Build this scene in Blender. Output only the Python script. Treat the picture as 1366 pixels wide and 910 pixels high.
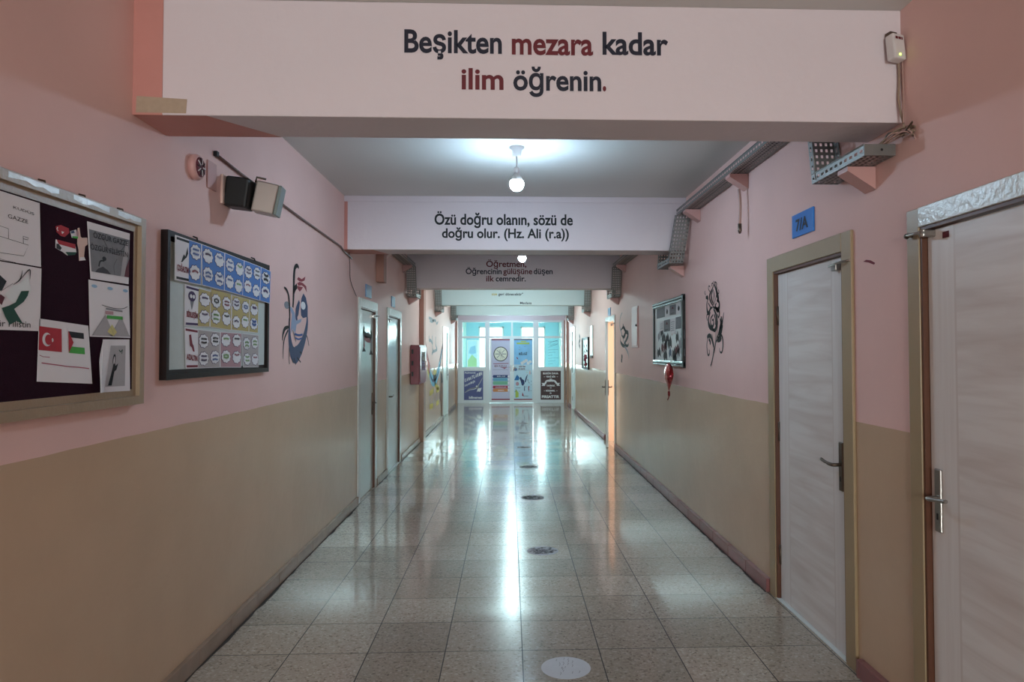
import bpy, bmesh, math, random
from mathutils import Vector, Matrix
random.seed(7)
C = bpy.context.scene.collection
S = bpy.context.scene
for o in list(bpy.data.objects): bpy.data.objects.remove(o)

# ------------------------------------------------------------------ camera
YAW, PITCH, ROLL, FPX, CXP, CYP, CAMH = 0.03709, 0.02644, 0.00151, 940.3, 715.0, 443.74, 1.559
fw = Vector((math.sin(YAW)*math.cos(PITCH), math.cos(YAW)*math.cos(PITCH), math.sin(PITCH)))
rt = Vector((math.cos(YAW), -math.sin(YAW), 0)); up = rt.cross(fw)
rt2 = math.cos(ROLL)*rt - math.sin(ROLL)*up; up2 = math.sin(ROLL)*rt + math.cos(ROLL)*up
cam = bpy.data.cameras.new('camera'); co = bpy.data.objects.new('camera', cam); C.objects.link(co)
M = Matrix((rt2, up2, -fw)).transposed().to_4x4(); M.translation = (0, 0, CAMH)
co.matrix_world = M
cam.sensor_fit = 'HORIZONTAL'; cam.sensor_width = 36; cam.lens = FPX/1366*36
cam.shift_x = (683-CXP)/1366; cam.shift_y = (CYP-455)/1366
cam.clip_start = 0.05; cam.clip_end = 200
S.camera = co
# ------------------------------------------------------------------ light and exposure
S.view_settings.view_transform = 'Standard'; S.view_settings.look = 'None'
S.view_settings.gamma = 1; S.view_settings.use_curve_mapping = False
S.view_settings.exposure = 0.68
BULB = 310.0          # emission of a bulb's glass
BULB_COL = (0.54, 0.79, 1.0)
w = bpy.data.worlds.new('world'); S.world = w; w.use_nodes = True
w.node_tree.nodes['Background'].inputs[0].default_value = (0.86, 0.97, 1, 1)
w.node_tree.nodes['Background'].inputs[1].default_value = 2.5
def area_light(name, loc, rot, sx, sy, power, col):
    l = bpy.data.lights.new(name, 'AREA'); l.shape = 'RECTANGLE'; l.size = sx; l.size_y = sy
    l.energy = power; l.color = col
    o = bpy.data.objects.new(name, l); o.location = loc; o.rotation_euler = rot; C.objects.link(o)
    return o
# daylight through the vestibule's two windows, the window behind the camera and the classroom window
area_light('daylight_vestibule_left', (-0.66, 25.3, 1.65), (-math.pi/2, 0, 0), 0.95, 1.6, 130, (0.80, 0.97, 1.0))
area_light('daylight_vestibule_right', (0.81, 25.3, 1.65), (-math.pi/2, 0, 0), 0.95, 1.6, 130, (0.80, 0.97, 1.0))
area_light('daylight_behind', (0.0, -6.1, 1.75), (math.pi/2, 0, 0), 2.2, 1.7, 190, (1.0, 0.97, 0.96))
area_light('daylight_classroom', (4.5, 11.1, 1.7), (0, math.pi/2, 0), 1.6, 1.6, 60, (1.0, 0.95, 0.88))

# ------------------------------------------------------------------ materials
def lin(c):
    c = c/255
    return c/12.92 if c <= 0.04045 else ((c+0.055)/1.055)**2.4
def rgb(r, g, b): return (lin(r), lin(g), lin(b), 1)
def nm(m): return m.node_tree.nodes, m.node_tree.links
def mat(name, col, rough=0.5, metal=0.0, var=0.0, vscale=8, bump=0.0, bscale=60, spec=0.5, coat=0.0):
    m = bpy.data.materials.new(name); m.use_nodes = True
    n, l = nm(m); b = n['Principled BSDF']
    b.inputs['Base Color'].default_value = col; b.inputs['Roughness'].default_value = rough
    b.inputs['Metallic'].default_value = metal; b.inputs['Specular IOR Level'].default_value = spec
    b.inputs['Coat Weight'].default_value = coat
    geo = n.new('ShaderNodeNewGeometry')
    if var:
        t = n.new('ShaderNodeTexNoise'); t.inputs['Scale'].default_value = vscale; t.inputs['Detail'].default_value = 5
        l.new(geo.outputs['Position'], t.inputs['Vector'])
        mx = n.new('ShaderNodeMix'); mx.data_type = 'RGBA'
        mx.inputs[6].default_value = tuple(min(1, c*(1-var)) for c in col[:3])+(1,)
        mx.inputs[7].default_value = tuple(min(1, c*(1+var)) for c in col[:3])+(1,)
        l.new(t.outputs['Fac'], mx.inputs[0]); l.new(mx.outputs[2], b.inputs['Base Color'])
    if bump:
        t = n.new('ShaderNodeTexNoise'); t.inputs['Scale'].default_value = bscale; t.inputs['Detail'].default_value = 4
        l.new(geo.outputs['Position'], t.inputs['Vector'])
        bp = n.new('ShaderNodeBump'); bp.inputs['Strength'].default_value = bump; bp.inputs['Distance'].default_value = 0.01
        l.new(t.outputs['Fac'], bp.inputs['Height']); l.new(bp.outputs[0], b.inputs['Normal'])
    return m
def math_node(n, l, op, a, b=None, c=None):
    x = n.new('ShaderNodeMath'); x.operation = op
    for i, v in enumerate((a, b, c)):
        if v is None: continue
        if isinstance(v, (int, float)): x.inputs[i].default_value = v
        else: l.new(v, x.inputs[i])
    return x.outputs[0]
def mixc(n, l, f, a, b):
    x = n.new('ShaderNodeMix'); x.data_type = 'RGBA'
    if isinstance(f, (int, float)): x.inputs[0].default_value = f
    else: l.new(f, x.inputs[0])
    for i, v in ((6, a), (7, b)):
        if isinstance(v, tuple): x.inputs[i].default_value = v
        else: l.new(v, x.inputs[i])
    return x.outputs[2]
DADO = 1.212
def wall_paint(name, upper, lower, rup=0.6, rlo=0.24):
    m = bpy.data.materials.new(name); m.use_nodes = True
    n, l = nm(m); b = n['Principled BSDF']
    g = n.new('ShaderNodeNewGeometry'); sp = n.new('ShaderNodeSeparateXYZ'); l.new(g.outputs['Position'], sp.inputs[0])
    t = n.new('ShaderNodeTexNoise'); t.inputs['Scale'].default_value = 2.2; t.inputs['Detail'].default_value = 6
    l.new(g.outputs['Position'], t.inputs['Vector'])
    wob = n.new('ShaderNodeTexNoise'); wob.inputs['Scale'].default_value = 3.0; l.new(g.outputs['Position'], wob.inputs['Vector'])
    edge = math_node(n, l, 'MULTIPLY_ADD', wob.outputs['Fac'], 0.012, DADO-0.006)
    f = math_node(n, l, 'GREATER_THAN', sp.outputs[2], edge)
    def vary(c, k): return mixc(n, l, t.outputs['Fac'], tuple(x*(1-k) for x in c[:3])+(1,), tuple(min(1, x*(1+k)) for x in c[:3])+(1,))
    l.new(mixc(n, l, f, vary(lower, 0.10), vary(upper, 0.06)), b.inputs['Base Color'])
    l.new(math_node(n, l, 'MULTIPLY_ADD', f, rup-rlo, rlo), b.inputs['Roughness']); l.new(math_node(n, l, 'MULTIPLY_ADD', f, -0.25, 0.5), b.inputs['Specular IOR Level'])
    bn = n.new('ShaderNodeTexNoise'); bn.inputs['Scale'].default_value = 9; bn.inputs['Detail'].default_value = 6
    l.new(g.outputs['Position'], bn.inputs['Vector'])
    bp = n.new('ShaderNodeBump'); bp.inputs['Strength'].default_value = 0.12; bp.inputs['Distance'].default_value = 0.02
    l.new(bn.outputs['Fac'], bp.inputs['Height']); l.new(bp.outputs[0], b.inputs['Normal'])
    return m
def glass(name, tint=(0.93, 0.98, 0.98, 1)):
    m = bpy.data.materials.new(name); m.use_nodes = True
    n, l = nm(m); n.remove(n['Principled BSDF']); out = n['Material Output']
    tr = n.new('ShaderNodeBsdfTransparent'); tr.inputs[0].default_value = tint
    gl = n.new('ShaderNodeBsdfGlossy'); gl.inputs['Roughness'].default_value = 0.02
    fr = n.new('ShaderNodeFresnel'); fr.inputs[0].default_value = 1.3
    ms = n.new('ShaderNodeMixShader'); l.new(fr.outputs[0], ms.inputs[0]); l.new(tr.outputs[0], ms.inputs[1]); l.new(gl.outputs[0], ms.inputs[2])
    l.new(ms.outputs[0], out.inputs[0]); return m
def emit(name, col, k):
    m = bpy.data.materials.new(name); m.use_nodes = True
    b = nm(m)[0]['Principled BSDF']; b.inputs['Base Color'].default_value = (0.8, 0.8, 0.8, 1)
    b.inputs['Emission Color'].default_value = tuple(col)+(1,); b.inputs['Emission Strength'].default_value = k
    return m
def floor_mat():
    m = bpy.data.materials.new('terrazzo_tiles'); m.use_nodes = True
    n, l = nm(m); b = n['Principled BSDF']
    g = n.new('ShaderNodeNewGeometry')
    mp = n.new('ShaderNodeMapping'); mp.inputs['Location'].default_value = (-0.0638, -3.717, 0); l.new(g.outputs['Position'], mp.inputs[0])
    br = n.new('ShaderNodeTexBrick'); br.offset = 0; br.squash = 1
    br.inputs['Scale'].default_value = 1; br.inputs['Brick Width'].default_value = 0.4; br.inputs['Row Height'].default_value = 0.4
    br.inputs['Mortar Size'].default_value = 0.003; br.inputs['Mortar Smooth'].default_value = 0.2; br.inputs['Bias'].default_value = 0
    br.inputs['Color1'].default_value = (0.42, 0.42, 0.42, 1); br.inputs['Color2'].default_value = (0.58, 0.58, 0.58, 1)
    l.new(mp.outputs[0], br.inputs['Vector'])
    vo = n.new('ShaderNodeTexVoronoi'); vo.inputs['Scale'].default_value = 95; l.new(g.outputs['Position'], vo.inputs['Vector'])
    sp = n.new('ShaderNodeSeparateXYZ'); l.new(vo.outputs['Color'], sp.inputs[0])
    cr = n.new('ShaderNodeValToRGB'); e = cr.color_ramp.elements
    e[0].position = 0.0; e[0].color = FLOOR_DARK; e[1].position = 1.0; e[1].color = FLOOR_LIGHT
    k = cr.color_ramp.elements.new(0.16); k.color = FLOOR_MID; k = cr.color_ramp.elements.new(0.8); k.color = FLOOR_MID2
    l.new(sp.outputs[0], cr.inputs[0])
    big = n.new('ShaderNodeTexNoise'); big.inputs['Scale'].default_value = 1.6; big.inputs['Detail'].default_value = 7; l.new(g.outputs['Position'], big.inputs['Vector'])
    tile = n.new('ShaderNodeMix'); tile.data_type = 'RGBA'; tile.blend_type = 'MULTIPLY'; tile.inputs[0].default_value = 1
    l.new(cr.outputs[0], tile.inputs[6])
    tv = n.new('ShaderNodeVectorMath'); tv.operation = 'SCALE'; tv.inputs[3].default_value = 2.0; l.new(br.outputs['Color'], tv.inputs[0]); l.new(tv.outputs[0], tile.inputs[7])
    c = mixc(n, l, br.outputs['Fac'], tile.outputs[2], rgb(36, 31, 28))
    l.new(c, b.inputs['Base Color'])
    r = math_node(n, l, 'MULTIPLY_ADD', big.outputs['Fac'], 0.06, FLOOR_ROUGH-0.03)
    l.new(math_node(n, l, 'MULTIPLY_ADD', br.outputs['Fac'], 0.4, r), b.inputs['Roughness'])
    b.inputs['Specular IOR Level'].default_value = 0.27
    b.inputs['Coat Weight'].default_value = 0.5; b.inputs['Coat Roughness'].default_value = 0.045
    bn = n.new('ShaderNodeTexNoise'); bn.inputs['Scale'].default_value = 14; bn.inputs['Detail'].default_value = 3; l.new(g.outputs['Position'], bn.inputs['Vector'])
    hh = math_node(n, l, 'SUBTRACT', math_node(n, l, 'MULTIPLY', bn.outputs['Fac'], 0.15), br.outputs['Fac'])
    bp = n.new('ShaderNodeBump'); bp.inputs['Strength'].default_value = 0.06; bp.inputs['Distance'].default_value = 0.002
    l.new(hh, bp.inputs['Height']); l.new(bp.outputs[0], b.inputs['Normal'])
    return m
def door_wood(name, light, dark, rough=0.38):
    m = bpy.data.materials.new(name); m.use_nodes = True
    n, l = nm(m); b = n['Principled BSDF']; b.inputs['Roughness'].default_value = rough
    tc = n.new('ShaderNodeTexCoord'); sp = n.new('ShaderNodeSeparateXYZ'); l.new(tc.outputs['Generated'], sp.inputs[0])
    g = n.new('ShaderNodeNewGeometry')
    def grain(sy, sz):
        mp = n.new('ShaderNodeMapping'); mp.inputs['Scale'].default_value = (1, sy, sz); l.new(g.outputs['Position'], mp.inputs[0])
        t = n.new('ShaderNodeTexNoise'); t.inputs['Scale'].default_value = 1; t.inputs['Detail'].default_value = 6; t.inputs['Distortion'].default_value = 0.6
        l.new(mp.outputs[0], t.inputs['Vector'])
        r = n.new('ShaderNodeMapRange'); r.inputs[1].default_value = 0.38; r.inputs[2].default_value = 0.72; l.new(t.outputs['Fac'], r.inputs[0])
        return r.outputs[0]
    h = grain(1.3, 17); v = grain(30, 1.2)
    d = math_node(n, l, 'ABSOLUTE', math_node(n, l, 'SUBTRACT', sp.outputs[1], 0.5))
    inside = math_node(n, l, 'LESS_THAN', d, 0.33)
    f = math_node(n, l, 'ADD', math_node(n, l, 'MULTIPLY', h, inside), math_node(n, l, 'MULTIPLY', math_node(n, l, 'MULTIPLY', v, 0.45), math_node(n, l, 'SUBTRACT', 1.0, inside)))
    line = math_node(n, l, 'LESS_THAN', math_node(n, l, 'ABSOLUTE', math_node(n, l, 'SUBTRACT', d, 0.33)), 0.006)
    f = math_node(n, l, 'MAXIMUM', f, math_node(n, l, 'MULTIPLY', line, 0.8))
    l.new(mixc(n, l, math_node(n, l, 'MULTIPLY', f, 0.5), light, dark), b.inputs['Base Color'])
    return m
FLOOR_DARK, FLOOR_MID, FLOOR_MID2, FLOOR_LIGHT = rgb(132, 120, 108), rgb(168, 155, 141), rgb(176, 163, 149), rgb(194, 183, 170)
FLOOR_ROUGH = 0.2
PINK, TAN = rgb(233, 192, 184), rgb(200, 170, 143)
Mt = dict(
    wall=wall_paint('two_tone_wall', PINK, TAN),
    pil=wall_paint('pilaster_paint', rgb(180, 136, 124), rgb(158, 124, 102)),
    cyanlit=mat('cyan_daylight_tinted_beam', rgb(216, 228, 230), 0.55, var=0.02, vscale=3),  # whitish far beams, with the cyan daylight tint put into the colour
    white=mat('white_beam_paint', rgb(222, 208, 211), 0.55, var=0.03, vscale=3, bump=0.25, bscale=25),
    pinkp=mat('salmon_paint', rgb(202, 138, 128), 0.5, var=0.05, bump=0.2, bscale=25),
    khaki=mat('khaki_patch_paint', rgb(176, 154, 132), 0.5, var=0.12, vscale=40, bump=0.2),
    ceil=mat('ceiling_paint', rgb(214, 212, 208), 0.7, var=0.03, vscale=2),
    floor=floor_mat(),
    marble=mat('skirting_stone', rgb(150, 128, 112), 0.25, var=0.2, vscale=9),
    rskirt=mat('reddish_skirting', rgb(140, 92, 92), 0.3, var=0.2, vscale=9),
    dirt=mat('dirty_joint', rgb(58, 50, 46), 0.8, var=0.3, vscale=14),
    tanf=mat('tan_frame_paint', rgb(164, 142, 110), 0.38, var=0.06),
    oldw=mat('worn_white_frame_paint', rgb(205, 205, 198), 0.25, var=0.12, vscale=25, bump=0.3, bscale=40),
    brownj=mat('brown_jamb', rgb(96, 58, 40), 0.45, var=0.15),
    dw=door_wood('bleached_wood', rgb(228, 221, 217), rgb(186, 165, 155)),
    dwh=mat('white_gloss_door', rgb(210, 216, 210), 0.16, var=0.03),
    chrome=mat('brushed_metal', rgb(170, 165, 160), 0.28, metal=1),
    dmetal=mat('dark_bronze_metal', rgb(105, 92, 82), 0.35, metal=0.9),
    galv=mat('galvanised_steel', rgb(128, 126, 123), 0.42, metal=0.5, var=0.1, vscale=20),
    black=mat('black_plastic', rgb(14, 14, 15), 0.5),
    ink=mat('black_ink', rgb(14, 13, 15), 0.7),
    navy=mat('navy_paint', rgb(13, 12, 38), 0.6), redp=mat('dark_red_paint', rgb(104, 15, 28), 0.6),
    yelp=mat('ochre_paint', rgb(190, 170, 90), 0.55),
    gold=mat('beige_gold_moulding', rgb(160, 138, 114), 0.38, var=0.08, bump=0.2),
    felt=mat('maroon_felt', rgb(44, 20, 34), 0.95, var=0.15, vscale=90, bump=0.4, bscale=300, spec=0.1),
    dkwood=mat('dark_frame_wood', rgb(34, 24, 24), 0.5, var=0.1, spec=0.2),
    boardw=mat('pale_board', rgb(196, 204, 200), 0.5, var=0.06, vscale=30),
    paper=mat('white_paper', rgb(232, 228, 231), 0.8, var=0.02), paper2=mat('grey_print', rgb(128, 128, 132), 0.8, var=0.18, vscale=30),
    dkgrey=mat('dark_grey_print', rgb(66, 66, 70), 0.8, var=0.2, vscale=30), ltgrey=mat('light_grey_pencil', rgb(176, 172, 174), 0.85, var=0.06, vscale=60),
    flagred=mat('flag_red', rgb(176, 34, 48), 0.75, var=0.1, vscale=60), flaggreen=mat('flag_green', rgb(70, 168, 66), 0.75, var=0.1, vscale=60),
    dkgreen=mat('dark_green', rgb(24, 72, 56), 0.75), skin=mat('pale_card', rgb(222, 190, 178), 0.8), ltyel=mat('pale_yellow', rgb(214, 206, 140), 0.8),
    ltblue=mat('pale_blue', rgb(150, 186, 214), 0.8), maroon=mat('maroon_print', rgb(96, 34, 46), 0.75), pencilred=mat('red_ink', rgb(170, 70, 100), 0.8),
    cblue=mat('blue_card', rgb(84, 128, 196), 0.75, var=0.03), ctan=mat('tan_card', rgb(186, 168, 112), 0.75, var=0.03),
    cgrey=mat('grey_card', rgb(176, 166, 164), 0.75, var=0.03), cpink=mat('pink_card', rgb(180, 140, 146), 0.75, var=0.03),
    cloud=mat('cloud_white', rgb(232, 230, 232), 0.75), inkgreen=mat('green_ink', rgb(110, 150, 80), 0.8), inkblue=mat('blue_ink', rgb(60, 90, 150), 0.8),
    inkred=mat('dark_red_ink', rgb(130, 50, 62), 0.8), inkpur=mat('purple_ink', rgb(70, 50, 90), 0.8),
    mblue=mat('mural_blue', rgb(36, 56, 98), 0.6), mlblue=mat('mural_pale_blue', rgb(150, 162, 190), 0.6), mred=mat('mural_red', rgb(140, 24, 42), 0.6),
    mgrey=mat('mural_grey', rgb(130, 130, 136), 0.6), myel=mat('mural_yellow', rgb(206, 186, 92), 0.6), mbrown=mat('mural_brown', rgb(120, 84, 66), 0.6), morange=mat('mural_orange', rgb(190, 90, 50), 0.6), mcyan=mat('mural_cyan', rgb(110, 180, 206), 0.6),
    sign=mat('blue_sign', rgb(30, 122, 208), 0.35), signp=mat('pale_blue_sign', rgb(120, 158, 200), 0.2),
    wplast=mat('white_plastic', rgb(214, 206, 204), 0.35), pinkpl=mat('pink_painted_plastic', rgb(204, 156, 150), 0.4), led=emit('green_led', (0.5, 1.0, 0.05), 4.0),
    conduit=mat('brown_conduit', rgb(96, 62, 58), 0.4), cable=mat('pinkish_cable', rgb(176, 140, 130), 0.5), wire=mat('dusty_wire', rgb(150, 128, 110), 0.6), silver=mat('silver_housing', rgb(168, 154, 146), 0.35, metal=0.3), endgrey=mat('grey_green_end', rgb(120, 132, 128), 0.4),
    cabred=mat('cabinet_red', rgb(128, 40, 58), 0.3), foil=mat('red_foil', rgb(170, 60, 64), 0.15, metal=0.7, bump=0.6, bscale=18),
    alu=mat('white_aluminium', rgb(222, 228, 228), 0.3), rail=mat('silver_rail', rgb(130, 150, 152), 0.25, metal=0.6),
    palegreen=mat('pale_green_print', rgb(170, 200, 150), 0.6),
    glass=glass('clear_glass'), frost=mat('frosted_pane', rgb(226, 240, 234), 0.4),
    cyanw=mat('cyan_wall', rgb(160, 214, 230), 0.6, var=0.1, vscale=1.5), cyanl=mat('pale_cyan_wall', rgb(206, 236, 232), 0.6),
    orange=mat('orange_wall', rgb(238, 202, 176), 0.6), lav=mat('lavender_poster', rgb(196, 196, 216), 0.45), indigo=mat('indigo_poster', rgb(84, 92, 140), 0.45, var=0.1, vscale=4), brownp=mat('brown_poster', rgb(66, 38, 38), 0.45), crim=mat('crimson_band', rgb(140, 24, 60), 0.45), postw=mat('white_print', rgb(226, 230, 230), 0.5),
    skyp=mat('sky_blue_print', rgb(130, 190, 226), 0.45, var=0.2, vscale=5), palep=mat('pale_cyan_print', rgb(190, 220, 232), 0.45), lime=mat('lime_print', rgb(176, 200, 90), 0.5), bk1=mat('book_navy', rgb(38, 60, 110), 0.5), bk2=mat('book_blue', rgb(100, 166, 190), 0.5), bk3=mat('book_green', rgb(120, 184, 150), 0.5), bk4=mat('book_crimson', rgb(160, 44, 74), 0.5), bk5=mat('book_orange', rgb(206, 136, 84), 0.5), cream=mat('cream_dial', rgb(226, 226, 206), 0.5), royal=mat('royal_blue_print', rgb(30, 110, 170), 0.5), sticker=mat('white_sticker', rgb(206, 208, 214), 0.6, var=0.06, vscale=30, spec=0.2), smudge=mat('worn_sticker_print', rgb(104, 104, 108), 0.85, var=0.3, vscale=60, spec=0.1),
)
bulb_mat = emit('bulb_glow', BULB_COL, BULB)
bulb_dim = emit('dim_bulb_glow', BULB_COL, BULB*0.19)
bulb_far = emit('cool_bulb_glow', (0.66, 0.95, 1.0), BULB*1.75)

# ------------------------------------------------------------------ mesh builder
def cat(pts, k=6, closed=False):
    """Catmull-Rom resampling of a polyline of tuples of any dimension"""
    n = len(pts)
    if n < 3: return list(pts)
    out = []
    for i in range(n if closed else n-1):
        if closed: p0, p1, p2, p3 = pts[(i-1) % n], pts[i], pts[(i+1) % n], pts[(i+2) % n]
        else: p0, p1, p2, p3 = pts[max(i-1, 0)], pts[i], pts[i+1], pts[min(i+2, n-1)]
        for j in range(k):
            t = j/k
            out.append(tuple(0.5*(2*b+(c-a)*t+(2*a-5*b+4*c-d)*t*t+(-a+3*b-3*c+d)*t**3) for a, b, c, d in zip(p0, p1, p2, p3)))
    if not closed: out.append(tuple(pts[-1]))
    return out
def onleft(off=0.0, X=-1.56): return lambda u, v: (X+off, u, v)
def onright(off=0.0, X=1.69): return lambda u, v: (X-off, u, v)
def onface(Y, off=0.0): return lambda u, v: (u, Y-off, v)
def onfloor(off=0.001): return lambda u, v: (u, v, off)
WORLD = {}
class B:
    def __init__(s): s.bm = bmesh.new(); s.mats = []
    def mi(s, m):
        m = Mt[m] if isinstance(m, str) else m
        if m not in s.mats: s.mats.append(m)
        return s.mats.index(m)
    def face(s, pts, m, smooth=False):
        vs = [s.bm.verts.new(p) for p in pts]
        f = s.bm.faces.new(vs); f.material_index = s.mi(m); f.smooth = smooth; return f
    def box(s, a, b, m, bev=0.0):
        lo = [min(x, y) for x, y in zip(a, b)]; hi = [max(x, y) for x, y in zip(a, b)]
        t = bmesh.new(); bmesh.ops.create_cube(t, size=1)
        for v in t.verts: v.co = [lo[i]+(v.co[i]+0.5)*(hi[i]-lo[i]) for i in range(3)]
        if bev: bmesh.ops.bevel(t, geom=t.edges[:], offset=bev, segments=2, affect='EDGES', profile=0.5)
        s.add(t, m)
    def add(s, t, m, smooth=False, mtx=None):
        if mtx: bmesh.ops.transform(t, matrix=mtx, verts=t.verts)
        k = s.mi(m); mp = {}
        for v in t.verts: mp[v] = s.bm.verts.new(v.co)
        for f in t.faces:
            try:
                g = s.bm.faces.new([mp[v] for v in f.verts]); g.material_index = k; g.smooth = smooth or f.smooth
            except ValueError: pass
        t.free()
    def tube(s, path, r, m, n=8, cap=True):
        path = [Vector(p) for p in path]; rings = []
        for i, p in enumerate(path):
            d = (path[min(i+1, len(path)-1)]-path[max(i-1, 0)]).normalized()
            a = d.orthogonal().normalized() if i == 0 else (pa-d*pa.dot(d)).normalized()
            pa = a; b = d.cross(a); rr = r[i] if isinstance(r, (list, tuple)) else r
            rings.append([s.bm.verts.new(p+rr*(math.cos(2*math.pi*k/n)*a+math.sin(2*math.pi*k/n)*b)) for k in range(n)])
        mi = s.mi(m)
        for A, Bq in zip(rings, rings[1:]):
            for k in range(n):
                f = s.bm.faces.new([A[k], A[(k+1) % n], Bq[(k+1) % n], Bq[k]]); f.material_index = mi; f.smooth = True
        if cap:
            for R in (rings[0][::-1], rings[-1]):
                f = s.bm.faces.new(R); f.material_index = mi
    def lathe(s, prof, org, m, axis='Z', n=24):
        """prof: list of (radius, height) along the axis from org"""
        ax = {'Z': ((1, 0, 0), (0, 1, 0), (0, 0, 1)), 'X': ((0, 1, 0), (0, 0, 1), (1, 0, 0)), 'Y': ((0, 0, 1), (1, 0, 0), (0, 1, 0))}[axis]
        a, b, c = [Vector(q) for q in ax]; o = Vector(org); rings = []; mi = s.mi(m)
        for r, h in prof:
            rings.append([s.bm.verts.new(o+c*h+max(r, 1e-4)*(math.cos(2*math.pi*k/n)*a+math.sin(2*math.pi*k/n)*b)) for k in range(n)])
        for A, Q in zip(rings, rings[1:]):
            for k in range(n):
                f = s.bm.faces.new([A[k], A[(k+1) % n], Q[(k+1) % n], Q[k]]); f.material_index = mi; f.smooth = True
        for R in (rings[0][::-1], rings[-1]):
            f = s.bm.faces.new(R); f.material_index = mi
    def poly(s, pts, mp, m): s.face([mp(*p) for p in pts], m)
    def disc(s, c, ru, rv, mp, m, n=28): s.poly([(c[0]+ru*math.cos(2*math.pi*k/n), c[1]+rv*math.sin(2*math.pi*k/n)) for k in range(n)], mp, m)
    def stroke(s, pts, wd, mp, m, k=5, closed=False, taper=None):
        """painted ribbon along 2-D points; wd a width or (start, middle, end)"""
        q = cat(pts, k, closed); n = len(q); L, R = [], []
        for i, p in enumerate(q):
            a = q[(i-1) % n] if closed else q[max(i-1, 0)]; b = q[(i+1) % n] if closed else q[min(i+1, n-1)]
            dx, dy = b[0]-a[0], b[1]-a[1]; h = math.hypot(dx, dy) or 1e-6
            t = i/max(n-1, 1)
            if isinstance(wd, tuple): ww = wd[0]+(wd[1]-wd[0])*2*t if t < 0.5 else wd[1]+(wd[2]-wd[1])*(2*t-1)
            else: ww = wd
            L.append((p[0]-dy/h*ww/2, p[1]+dx/h*ww/2)); R.append((p[0]+dy/h*ww/2, p[1]-dx/h*ww/2))
        mi = s.mi(m); lv = [s.bm.verts.new(mp(*p)) for p in L]; rv = [s.bm.verts.new(mp(*p)) for p in R]
        rng = range(n) if closed else range(n-1)
        for i in rng:
            j = (i+1) % n
            try:
                f = s.bm.faces.new([lv[i], lv[j], rv[j], rv[i]]); f.material_index = mi
            except ValueError: pass
    def text(s, txt, mp, u0, u1, base, cap, m, bold=0.02, flip=False, slant=0.0):
        """lettering fitted between u0 and u1 on its base line, capital height cap"""
        cu = bpy.data.curves.new('t', 'FONT'); cu.body = txt; cu.size = 1; cu.offset = bold; cu.resolution_u = 4
        ob = bpy.data.objects.new('t', cu); C.objects.link(ob)
        dg = bpy.context.evaluated_depsgraph_get(); me = bpy.data.meshes.new_from_object(ob.evaluated_get(dg))
        xs = [v.co.x for v in me.vertices]
        if xs:
            x0, x1 = min(xs), max(xs); k = s.mi(m); vs = []
            for v in me.vertices:
                t = (v.co.x-x0)/(x1-x0)
                u = u0+(u1-u0)*t; z = base+v.co.y/0.72*cap+slant*(u-u0)
                vs.append(s.bm.verts.new(mp(u, z)))
            for f in me.polygons:
                try: g = s.bm.faces.new([vs[i] for i in f.vertices]); g.material_index = k
                except ValueError: pass
        bpy.data.objects.remove(ob); bpy.data.curves.remove(cu); bpy.data.meshes.remove(me)
    def transform(s, mtx): bmesh.ops.transform(s.bm, matrix=mtx, verts=s.bm.verts)
    def build(s, name, parent=None, origin=None, label=None, catg=None, group=None, kind=None):
        me = bpy.data.meshes.new(name)
        if parent is not None: org = WORLD[parent.name]
        elif origin is not None: org = Vector(origin)
        else:
            vs = [v.co for v in s.bm.verts]
            lo = Vector([min(v[i] for v in vs) for i in range(3)]); hi = Vector([max(v[i] for v in vs) for i in range(3)])
            org = Vector(((lo.x+hi.x)/2, (lo.y+hi.y)/2, lo.z))
        for v in s.bm.verts: v.co -= org
        bmesh.ops.recalc_face_normals(s.bm, faces=s.bm.faces[:])
        s.bm.to_mesh(me); s.bm.free()
        for m in s.mats: me.materials.append(m)
        o = bpy.data.objects.new(name, me); C.objects.link(o)
        if parent is not None: o.parent = parent
        else: o.location = org
        WORLD[o.name] = org
        return props(o, label, catg, group, kind)
def props(o, label=None, catg=None, group=None, kind=None):
    if label: o['label'] = label
    if catg: o['category'] = catg
    if group: o['group'] = group
    if kind: o['kind'] = kind
    return o
def thing(name, loc, label=None, catg=None, group=None, kind=None):
    o = bpy.data.objects.new(name, None); C.objects.link(o); o.location = loc; o.empty_display_size = 0.1
    WORLD[o.name] = Vector(loc)
    return props(o, label, catg, group, kind)
def one(fn, *a, **k):
    b = B(); fn(b); return b.build(*a, **k)

# ------------------------------------------------------------------ room shell
XL, XR, ZC, YB, YE = -1.56, 1.69, 3.03, -6.0, 21.25
b = B(); b.box((-2.2, YB-0.2, -0.2), (6.2, 26.5, 0), 'floor'); b.build('floor', kind='structure', label='polished speckled terrazzo tile floor', catg='floor')
b = B(); b.box((-2.2, YB-0.2, ZC), (6.2, 26.5, ZC+0.2), 'ceil'); b.build('ceiling', kind='structure', label='white painted ceiling between the beams', catg='ceiling')
def wall_with_openings(b, xa, xb, y0, y1, z1, ops, m):
    """ops: (ya, yb, za, zb) sorted along y"""
    y = y0
    for ya, yb, za, zb in ops:
        b.box((xa, y, 0), (xb, ya, z1), m)
        if za > 0: b.box((xa, ya, 0), (xb, yb, za), m)
        b.box((xa, ya, zb), (xb, yb, z1), m); y = yb
    b.box((xa, y, 0), (xb, y1, z1), m)
LDOORS = [(7.36, 8.22, 2.05), (9.06, 10.04, 2.05), (16.55, 17.75, 2.06)]
RDOORS = [(1.75, 2.84, 2.085), (3.47, 4.45, 2.085), (11.30, 12.24, 2.08), (18.25, 19.15, 2.12)]
b = B(); wall_with_openings(b, XL-0.16, XL, YB, YE+0.1, ZC, [(a, c, 0, z) for a, c, z in LDOORS], 'wall')
b.build('wall_left', kind='structure', label='left corridor wall painted pink above tan', catg='wall')
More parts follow.
